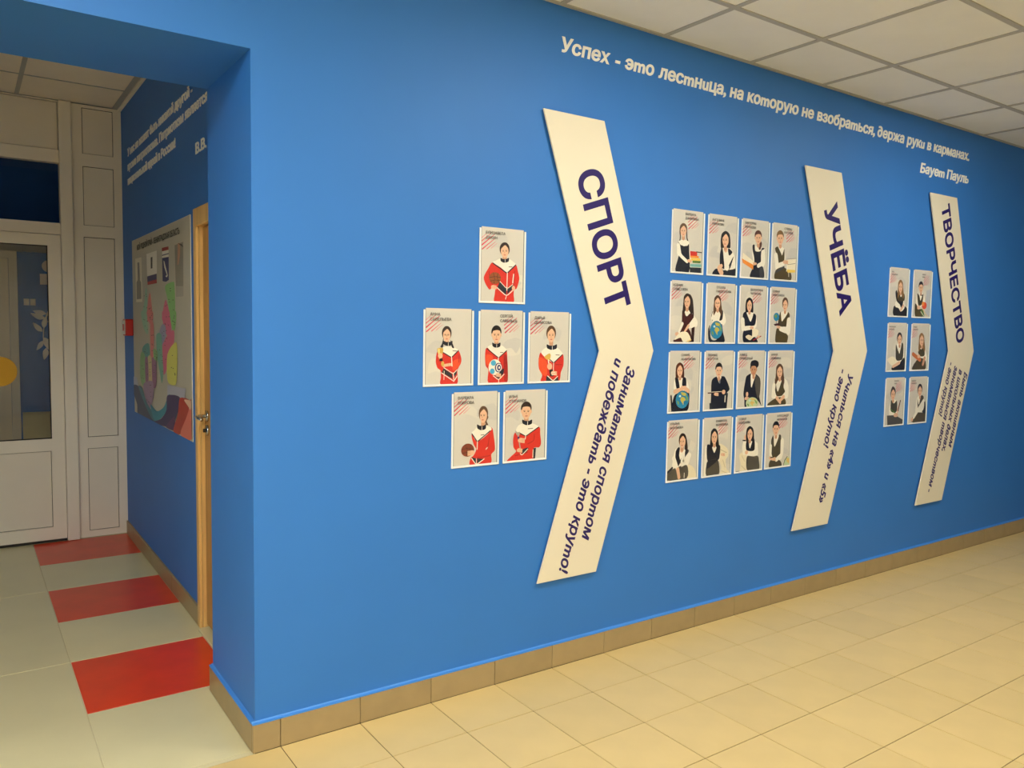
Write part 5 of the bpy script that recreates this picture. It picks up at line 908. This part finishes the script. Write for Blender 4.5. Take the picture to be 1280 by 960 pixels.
# sidelight of solid panels between the door post and the blue wall
w1 = empty('window_1', (0, YE, 0)); structure(w1, 'narrow white partition strip of four solid panels beside the glazed door')
SL = [(-0.108, 0.080, 2.612, 2.915), (-0.108, 0.080, 2.137, 2.530), (-0.110, 0.080, 0.698, 2.060), (-0.112, 0.076, 0.047, 0.620)]
framed(w1, 'frame', (-0.172, MW-0.0005, 0.002, HP-0.002), SL, 0.0, 0.055, 'pvc')
for h in SL:
    box('gasket', (h[0]+0.0002, h[1]-0.0002, 0.011, 0.030, h[2]+0.0002, h[3]-0.0002), 'gasket', w1)
    box('panel', (h[0]+0.004, h[1]-0.003, 0.007, 0.028, h[2]+0.003, h[3]-0.004), 'pvcpanel', w1, 0.002)
# protruding post and head of the door frame
tp = link('trim_2', boxes_mesh('trim_2', [(-0.247, -0.172, YE-0.035, YE+0.055, 0.002, HP-0.002)], 0.006, 2), 'pvc'); structure(tp, 'white post between the glazed door and the panel strip')
# transom above the door: an opaque panel and a dark pane
w2 = empty('window_2', (0, YE, 0)); structure(w2, 'white transom above the glazed door with a dark pane')
X0 = -1.20
TRP = (X0+0.06, -0.247+0.003, 2.613, 2.925); TRG = (X0+0.06, -0.248, 2.137, 2.531)
framed(w2, 'frame', (X0, -0.2472+0.0, 2.062, HP-0.002), [(X0+0.06, -0.2473, 2.613, 2.925), (X0+0.06, -0.2473, 2.137, 2.531)], -0.010, 0.055, 'pvc')
box('panel', (X0+0.062, -0.250, 0.004, 0.028, 2.616, 2.922), 'pvcpanel', w2, 0.002)
box('pane', (X0+0.061, -0.2475, 0.020, 0.024, 2.138, 2.530), 'glass', w2)
# the glazed door
d2 = empty('door_2', (0, YE, 0)); structure(d2, 'white glazed door at the end of the passage with a solid lower panel')
GL = (X0+0.15, -0.325, 0.704, 1.985); LP = (X0+0.15, -0.330, 0.105, 0.622)
framed(d2, 'door_leaf', (X0+0.05, -0.2495, 0.020, 2.058), [GL, LP], -0.018, 0.045, 'pvc')
box('gasket', (GL[0]+0.0003, GL[1]-0.0003, 0.0085, 0.011, GL[2]+0.0003, GL[3]-0.0003), 'glass', d2).name = 'glass_pane'
gb = bmesh.new()
for b in ((GL[0]+0.0002, GL[0]+0.005, -0.012, 0.009, GL[2], GL[3]), (GL[1]-0.005, GL[1]-0.0002, -0.012, 0.009, GL[2], GL[3]), (GL[0]+0.005, GL[1]-0.005, -0.012, 0.009, GL[2]+0.0002, GL[2]+0.005), (GL[0]+0.005, GL[1]-0.005, -0.012, 0.009, GL[3]-0.005, GL[3]-0.0002)): add_box(gb, *b)
bm_obj('glazing_gasket', gb, 'gasket', d2)
box('panel_gasket', (LP[0]+0.0002, LP[1]-0.0002, 0.0, 0.02, LP[2]+0.0002, LP[3]-0.0002), 'gasket', d2)
box('lower_panel', (LP[0]+0.004, LP[1]-0.003, -0.006, 0.018, LP[2]+0.003, LP[3]-0.004), 'pvcpanel', d2, 0.002)
structure(box('trim_3', (OPL, X0, YE, YE+0.055, 0.002, HP-0.002), 'pvc'))
structure(box('trim_4', (X0, -0.249, YE-0.004, YE+0.05, 0.0, 0.014), 'gasket'), 'dark threshold under the glazed door')
# yellow disc stuck on the glass
bm = bmesh.new(); r = bmesh.ops.create_cone(bm, cap_ends=True, segments=48, radius1=0.096, radius2=0.096, depth=0.0012, matrix=Matrix.Translation((0, 0, 0)) @ Matrix.Rotation(math.pi/2, 4, 'X'))
st = bm_obj('sticker', bm, 'yellow_sticker'); st.location = (-0.607, YE+0.0077, 1.157); tag(st, 'round yellow sticker on the glass of the white door', 'sticker')

# ------------------------------------------------------------------ room seen through the glass
structure(box('wall_beyond', (OPL, 1.0, 5.1, 5.2, 0, 3.1), 'blue'), 'blue wall seen through the door glass')
structure(box('wall_beyond_right', (0.9, 1.0, YE+0.06, 5.1, 0, 3.1), 'blue'))
structure(box('floor_beyond', (MW+0.05, 1.0, YE+0.06, 5.1, -0.12, -0.002), 'ptile'))
structure(box('ceiling_beyond', (OPL, 1.0, YE+0.06, 5.2, 2.06, 2.14), 'plain'))
structure(box('baseboard_beyond', (-0.40, 0.9, 5.088, 5.0998, 0.0, 0.72), 'ptile'), 'pale dado below the blue wall behind the glass')
d3 = empty('door_3', (0, 5.1, 0)); structure(d3, 'pale door in a white frame behind the glass')
framed(d3, 'door_frame', (-1.50, -0.415, 0.0, 2.06), [(-1.44, -0.475, 0.0, 2.0)], -0.05, -0.0003, 'pvc')
box('door_leaf', (-1.438, -0.477, -0.03, -0.0005, 0.004, 1.998), 'pceil', d3, 0.002)
for x, lb in ((-0.352, 'white square wall switch nearest the pale door frame'), (-0.306, 'grey square wall switch nearest the leaf ornament')):
    s = empty('wall_switch', (x, 5.0998, 1.645)); tag(s, lb, 'switch', 'switches behind the glass')
    box('plate', (-0.02, 0.02, -0.009, 0, -0.028, 0.028), 'white_plastic', s, 0.003, 2); box('rocker', (-0.012, 0.012, -0.012, -0.0085, -0.02, 0.02), 'white_plastic', s, 0.002)
# leaf ornament on the wall behind the glass
orn = empty('wall_ornament', (-0.262, 5.0985, 1.38)); tag(orn, 'white curling leaf ornament on the blue wall behind the glass', 'wall decoration')
def leafshape(x, z, ln, wd, ang):
    c, s = math.cos(ang), math.sin(ang); pts = [(0, 0), (ln*.3, wd*.5), (ln*.65, wd*.42), (ln, 0), (ln*.65, -wd*.3), (ln*.3, -wd*.38)]
    return [(x + a*c - b*s, z + a*s + b*c) for a, b in catmull(pts, 4)]
for x, z, ln, wd, a in ((0.02, .02, .10, .045, 2.3), (.03, .05, .10, .045, 1.35), (.04, .13, .11, .05, 2.75), (.05, .17, .10, .045, 2.9), (.06, .1, .09, .05, .35), (.03, -.03, .12, .06, -1.2), (.02, -.06, .09, .04, -2.1), (.06, -.05, .10, .045, .2), (.045, -.12, .10, .05, -1.75), (.07, .2, .08, .04, .6)):
    prism('leaf', leafshape(x, z, ln, wd, a), 'y', -0.002, 0.0, 'letter', orn)
prism('stem', ribbon([(.085, .24), (.05, .14), (.03, .05), (.025, -.04), (.05, -.12)], .012, .006), 'y', -0.0015, 0.0, 'letter', orn)
bm = bmesh.new(); bmesh.ops.create_cone(bm, cap_ends=True, segments=28, radius1=0.05, radius2=0.05, depth=0.004, matrix=Matrix.Rotation(math.pi/2, 4, 'X'))
dsc = bm_obj('wall_disc', bm, 'white_plastic'); dsc.location = (-0.185, 5.0975, 1.95); tag(dsc, 'white disc on the blue wall behind the glass', 'wall decoration')
pl = box('notice_sheet', (-0.08, 0.08, -0.002, 0, -0.045, 0.045), 'white_plastic'); pl.location = (-0.170, 5.0997, 1.84); tag(pl, 'pale sheet on the wall behind the door glass, below the disc', 'notice')
lb_ = empty('ceiling_light', (-1.5, 4.3, 2.06)); tag(lb_, 'added unseen small dim light for the room behind the glass', 'ceiling light')  # unseen light added so the room behind the glass is not dark
box('frame', (-0.16, 0.16, -0.16, 0.16, -0.012, 0), 'lampframe', lb_); box('diffuser', (-0.14, 0.14, -0.14, 0.14, -0.016, -0.0121), 'fill_dim', lb_)

# ------------------------------------------------------------------ wooden door in the passage wall
d1 = empty('door_1', (MW, 0, 0)); structure(d1, 'oak door with a light casing, half hidden behind the wall end')
CW = 0.042
bm = bmesh.new()
for b in ((-0.016, -0.0003, D1-0.005, D1+CW, 0.002, 2.03), (-0.016, -0.0003, T+0.002, D0+0.005, 0.002, 2.03), (-0.016, -0.0003, D0+0.0051, D1-0.0051, DZ-0.03, 2.03)): add_box(bm, *b)
bmesh.ops.bevel(bm, geom=bm.edges[:], offset=0.003, segments=1, affect='EDGES'); bm_obj('casing', bm, 'oak', d1)
bm = bmesh.new()
for b in ((-0.004, 0.12, D1-0.03, D1-0.0003, 0.002, DZ-0.0003), (-0.004, 0.12, D0+0.0003, D0+0.03, 0.002, DZ-0.0003), (-0.004, 0.12, D0+0.0301, D1-0.0301, DZ-0.03, DZ-0.0003)): add_box(bm, *b)
bm_obj('jamb', bm, 'oak', d1)
lf = box('door_leaf', (0.010, 0.050, D0+0.034, D1-0.034, 0.030, DZ-0.035), 'oak2', d1, 0.002)
box('threshold', (-0.03, 0.12, D0+0.031, D1-0.0305, 0.0005, 0.016), 'ptile', d1, 0.003)
hy = D1-0.09
hd = empty('lever_handle', (0, 0, 0), d1)
bm = bmesh.new(); tube(bm, [(0.010, hy, 1.053), (0.002, hy, 1.053)], 0.026, 20)
bm_obj('rosette', bm, 'steel', hd, True)
bm = bmesh.new(); tube(bm, [(0.003, hy, 1.053), (-0.030, hy, 1.053), (-0.042, hy-0.004, 1.053), (-0.046, hy-0.02, 1.053), (-0.046, hy-0.12, 1.051)], 0.0085, 12)
bm_obj('lever', bm, 'steel', hd, True)
lk = empty('lock', (0, 0, 0), d1)
bm = bmesh.new(); tube(bm, [(0.010, hy, 0.985), (0.002, hy, 0.985)], 0.026, 20); bm_obj('escutcheon', bm, 'steel', lk, True)
bm = bmesh.new(); tube(bm, [(0.004, hy, 0.985), (-0.010, hy, 0.985)], 0.009, 12); bm_obj('cylinder', bm, 'gasket', lk, True)

# red call point on the wall beside the map
al = empty('fire_call_point', (MW, 3.105, 1.455)); tag(al, 'small red fire call point with a pale front beside the map', 'alarm')
cp = box('body', (-0.048, -0.0003, -0.055, 0.055, -0.055, 0.055), 'red_plastic', al, 0.006, 3)
box('front_plate', (-0.0525, -0.0482, -0.046, 0.046, -0.046, 0.046), 'white_plastic', cp, 0.0015)
box('push_window', (-0.0545, -0.0526, -0.022, 0.022, -0.022, 0.022), 'red_plastic', cp, 0.001)

# ------------------------------------------------------------------ region map on the passage wall
mpo = empty('map_poster', (MW, 3.03, 0.90)); mpo.rotation_euler = (0, 0, -math.pi/2)
tag(mpo, 'tall printed region map with coloured districts and a rainbow wave below', 'map poster')
MWD, MHT = 1.605, 1.118
box('sheet', (0, MWD, -0.004, -0.0003, 0, MHT), 'board', mpo)
pr = Printed(2, MWD*1000-2, 2, MHT*1000-2)
pr.poly('mapbg', [(0, 0), (MWD*1000, 0), (MWD*1000, MHT*1000), (0, MHT*1000)])
for c, pts in MAP_SHAPES:
    soft = c.startswith('m_') or c.startswith('w_')
    pr.poly(c, catmull(pts, 4) if soft else pts)
    if c.startswith('m_'):   # place-name specks inside the district
        ax = sum(p[0] for p in pts)/len(pts); az = sum(p[1] for p in pts)/len(pts); sx = (max(p[0] for p in pts)-min(p[0] for p in pts))*.28; sz = (max(p[1] for p in pts)-min(p[1] for p in pts))*.32
        for q in range(6):
            x, z = ax+random.uniform(-sx, sx), az+random.uniform(-sz, sz)
            pr.poly('dark2', [(x, z), (x+22, z), (x+22, z+4), (x, z+4)])
o = pr.build('map_print', mpo); o.location = (0, -0.0045, 0)
tl_ = link('title_lettering', text_mesh('МОЙ РОДНОЙ КРАЙ - ЛЕНИНГРАДСКАЯ ОБЛАСТЬ', 1.19, 0.034, bold=0.02), 'mapink', mpo); tl_.location = (0.205, -0.0090, 1.043)

# quotation in white letters above the map
def word_line(parent, line, x0, x1, z, cap, dy=-0.0004, shear=0.16, cursive=True):
    # each word is cut and fixed on its own; x0, x1 along the parent's own x axis
    words = line.split(' '); widths = []; gap = 0.27*cap/0.727
    for wd in words:
        me = text_mesh(wd, None, cap, bold=0.03, shear=shear, cursive=cursive); xs_ = [v.co.x for v in me.vertices]; widths.append(max(xs_)-min(xs_)); bpy.data.meshes.remove(me)
    k = (x1-x0)/(sum(widths)+gap*(len(words)-1)); x = x0
    for wd, wi in zip(words, widths):
        me = text_mesh(wd, wi*k, cap, bold=0.03, shear=shear, cursive=cursive, depth=0.0025)
        o = link('word', me, 'letter', parent); o.location = (x, dy, z-parent.location.z); x += (wi+gap)*k
q2 = empty('wall_quote', (MW, 3.16, 2.39)); q2.rotation_euler = (0, 0, -math.pi/2)
tag(q2, 'three lines of white lettering on the passage wall above the map', 'lettering')
for body, u0, u1, z in (('У нас не может быть никакой другой -', 0.01, 1.80, 2.579), ('кроме патриотизма. Патриотизм является', 0.005, 2.085, 2.487), ('национальной идеей в России!', 0.0, 1.425, 2.395), ('В.В. П', 1.852, 2.16, 2.286)):
    word_line(q2, body, u0, u1, z, 0.052, shear=0.0, cursive=False)

# ------------------------------------------------------------------ quotation on the blue wall: each word is cut and fixed on its own
wq = empty('wall_quote', (1.29, 0, 2.64)); tag(wq, 'long line of white slanted lettering with an author line on the blue wall', 'lettering')
word_line(wq, 'Успех - это лестница, на которую не взобраться, держа руки в карманах.', 0.0, 3.438, 2.645, 0.064)
word_line(wq, 'Баует Пауль', 2.839, 3.445, 2.497, 0.062)

# ------------------------------------------------------------------ chevron signs
def chevron(x, dz, title, t_s, t_w, cap, lines, label):
    r = empty('chevron_sign', (x, 0, 1.395+dz)); tag(r, label, 'sign', 'white chevron signs on the blue wall')
    W_ = 0.331; S_ = 0.334
    out = [(0, 1.0), (W_, 1.0), (W_+S_, 0.0), (W_+0.012, -1.0), (0.012, -1.0), (S_, 0.0)]
    prism('panel', out, 'y', -0.018, -0.010, 'board', r, 0.0008)
    box('spacer', (S_+0.06, S_+0.26, -0.0101, -0.0003, -0.05, 0.05), 'board', r)
    d = Vector((S_, -1.0)).normalized(); u = Vector((-d.y, d.x))
    def put(name, body, org, d, u, s0, s1, w, cap, **kw):
        me = text_mesh(body, s1-s0, cap, depth=0.0008, **kw)
        o = link(name, me, 'purple', r)
        p = Vector(org) + d*s0 + u*w
        o.matrix_local = Matrix(((d.x, 0, u.x, p.x), (0, 1, 0, -0.0182), (d.y, 0, u.y, p.y), (0, 0, 0, 1)))
    put('title_lettering', title, (0, 1.0), d, u, t_s[0], t_s[1], t_w, cap, bold=0.034)
    d2_ = Vector((-(S_-0.012), -1.0)).normalized(); u2 = Vector((-d2_.y, d2_.x))
    for body, s0, s1, w_, cp_ in lines:
        put('slogan_lettering', body, (S_, 0.0), d2_, u2, s0, s1, w_, cp_, bold=0.028, shear=0.2, cursive=True)
    return r
chevron(1.190, 0.0, 'СПОРТ', (0.285, 0.908), 0.090, 0.148, [('Заниматься спортом', 0.012, 0.822, 0.178, 0.057), ('и побеждать - это круто!', 0.0, 0.985, 0.098, 0.057)], 'tall white chevron sign with violet letters beside the red tracksuit portraits')
chevron(2.950, -0.006, 'УЧЁБА', (0.247, 0.880), 0.100, 0.130, [('Учиться на «4» и «5»', 0.08, 0.848, 0.180, 0.055), ('- это круто!', 0.072, 0.538, 0.102, 0.055)], 'tall white chevron sign in the middle, right of the sixteen portraits')
chevron(4.236, -0.010, 'ТВОРЧЕСТВО', (0.115, 1.045), 0.105, 0.105, [('Быть активным', 0.066, 0.593, 0.250, 0.050), ('в школьных делах,', 0.069, 0.639, 0.178, 0.050), ('заниматься творчеством -', 0.066, 0.934, 0.108, 0.050), ('- это круто!', 0.062, 0.430, 0.038, 0.050)], 'tall white chevron sign farthest right with four lines of slogan')

# ------------------------------------------------------------------ portrait cards in clear wall pockets
HW, HH = 0.226, 0.303
def thumb_pane():
    pts = [(0.009, 0.004), (HW-0.009, 0.004), (HW-0.009, HH-0.008)]
    cx, rr = HW/2, 0.011
    pts += [(cx + rr*math.cos(a), HH-0.008 - rr*math.sin(a)) for a in (math.pi*k/8 for k in range(9))]
    return pts + [(0.009, HH-0.008)]
rail_l = boxes_mesh('side_rail', [(0, 0.0075, -0.0048, -0.0003, 0, HH-0.006)], 0.001); rail_l.materials.append(MT['rail'])
rail_r = boxes_mesh('side_rail', [(HW-0.0075, HW, -0.0048, -0.0003, 0, HH-0.006)], 0.001); rail_r.materials.append(MT['rail'])
rail_b = boxes_mesh('bottom_rail', [(0.0076, HW-0.0076, -0.0048, -0.0003, 0, 0.008)], 0.001); rail_b.materials.append(MT['rail'])
backm = boxes_mesh('back_plate', [(0.0077, HW-0.0077, -0.0012, -0.0003, 0.0081, HH-0.003)]); backm.materials.append(MT['holderback'])
_t = prism('front_pane', thumb_pane(), 'y', -0.0044, -0.0040, 'film'); panem = _t.data; bpy.data.objects.remove(_t)
LABELS = {
 'E': 'portrait card alone at the top of the tracksuit group, girl with a basketball',
 'A': 'portrait card of a girl in glasses and tracksuit holding a gold cup',
 'S': 'portrait card of a boy in a tracksuit holding a white and blue ball',
 'D': 'portrait card of a girl in a tracksuit holding a small trophy, next to the chevron',
 'V': 'portrait card of a girl turned aside in a tracksuit with a basketball, bottom row',
 'I': 'portrait card of a seated boy in a tracksuit holding a silver trophy',
 'S00': 'portrait card of a girl with two plaits beside a stack of coloured books',
 'S01': 'portrait card of a dark bobbed girl seated with chin on hand, top row',
 'S02': 'portrait card of a girl with a red fringe holding an orange book',
 'S03': 'portrait card of a fair short-haired boy in an olive vest with an open book',
 'S10': 'portrait card of a long-haired girl in maroon with a book on her lap',
 'S11': 'portrait card of a girl touching her glasses behind a blue globe',
 'S12': 'portrait card of a dark-haired girl in a navy vest leafing through a white book',
 'S13': 'portrait card of a girl in an olive vest holding a small blue globe',
 'S20': 'portrait card of a brown-haired girl leaning her arms on a large blue globe',
 'S21': 'portrait card of a boy in a navy suit and tie holding a tablet',
 'S22': 'portrait card of a curly black-haired boy in a suit above a pale globe',
 'S23': 'portrait card of a seated long-haired girl in an olive vest with folded hands',
 'S30': 'portrait card of a girl leaning on a chair back, bottom left of the sixteen',
 'S31': 'portrait card of a girl with long black hair beside a white plaster bust',
 'S32': 'portrait card of a girl with hand at her cheek behind a white plaster bust',
 'S33': 'portrait card of a young man in a grey vest, bottom right of sixteen',
 'T0': 'portrait card of a blonde seated girl, top left of the six by the last chevron',
 'T1': 'portrait card of a boy in a bow tie holding red flowers',
 'T2': 'portrait card of a dark-haired girl with white sheets, middle left of the six',
 'T3': 'portrait card of a long-haired girl with an orange book, middle right of the six',
 'T4': 'portrait card of a girl with a bun holding a flute, bottom left of the six',
 'T5': 'portrait card of a boy seated sideways in a dark vest, bottom right of the six'}
GROUPS = {'S': 'portrait cards of the sixteen beside the middle chevron', 'T': 'portrait cards by the last chevron'}
for key, (X, Z, side, names_, tpos, shapes) in PORTRAITS.items():
    h = empty('photo_holder', (X, 0, Z)); tag(h, LABELS[key], 'portrait card', GROUPS.get(key[0] if len(key) > 1 else '', 'portrait cards in red tracksuits'))
    for n_, me in (('side_rail', rail_l), ('side_rail', rail_r), ('bottom_rail', rail_b), ('back_plate', backm)): link(n_, me, None, h)
    x0, x1, z0, z1 = 11.0, HW*1000-11.0, 8.3, HH*1000
    P_ = Printed(x0, x1, z0, z1)
    P_.poly('bg', [(x0-1, z0-1), (x1+1, z0-1), (x1+1, z1+1), (x0-1, z1+1)])
    rr = random.Random(key)
    for q in range(3):   # pale marbled sweeps of the printed backdrop
        cx, cz = rr.uniform(40, 190), rr.uniform(60, 260)
        P_.draw(('p', 'bg2' if q % 2 else 'bg3', [(cx-rr.uniform(30, 70), cz-10), (cx-20, cz+rr.uniform(20, 50)), (cx+rr.uniform(30, 60), cz+rr.uniform(10, 40)), (cx+rr.uniform(20, 60), cz-rr.uniform(5, 30)), (cx, cz-rr.uniform(0, 20))]))
    bx = x0+1 if side == 'l' else tpos[0]+24; bz = tpos[1]-34
    for dx, dz, ln, wd, c in ((-2, 4, 36, 3.5, 'brush2'), (-2, -9, 60, 4.5, 'brush3'), (0, -24, 78, 5.5, 'brush'), (2, -40, 78, 5, 'brush'), (24, -38, 54, 4, 'brush3'), (44, -34, 38, 3, 'brush2')):
        P_.draw(('l', c, [(bx+dx, bz+dz), (bx+dx+ln*.76, bz+dz+ln*.58)], wd, wd*.4))
    for s in shapes: P_.draw(s)
    if isinstance(names_[0], int):   # names too small to read
        for li, nn in enumerate(names_):
            for q in range(nn):
                xx = tpos[0]+q*7.2; zz = tpos[1]-11-li*16
                P_.poly('grey', [(xx, zz), (xx+5, zz), (xx+5, zz+9), (xx, zz+9)])
    pp = P_.build('photo_print', h); pp.location = (0, -0.0013, 0)
    if not isinstance(names_[0], int):
        for li, nm in enumerate(names_):
            me = text_mesh(nm, None, 0.0118, bold=0.004)
            xs_ = [v.co.x for v in me.vertices]; wd = max(xs_); lim = (x1-6-tpos[0])/1000
            if wd > lim:
                for v in me.vertices: v.co.x *= lim/wd
            l = link('name_lettering', me, 'ink', pp); l.location = (tpos[0]/1000, -0.0022, (tpos[1]-12-li*19.5)/1000)
    link('front_pane', panem, None, h)
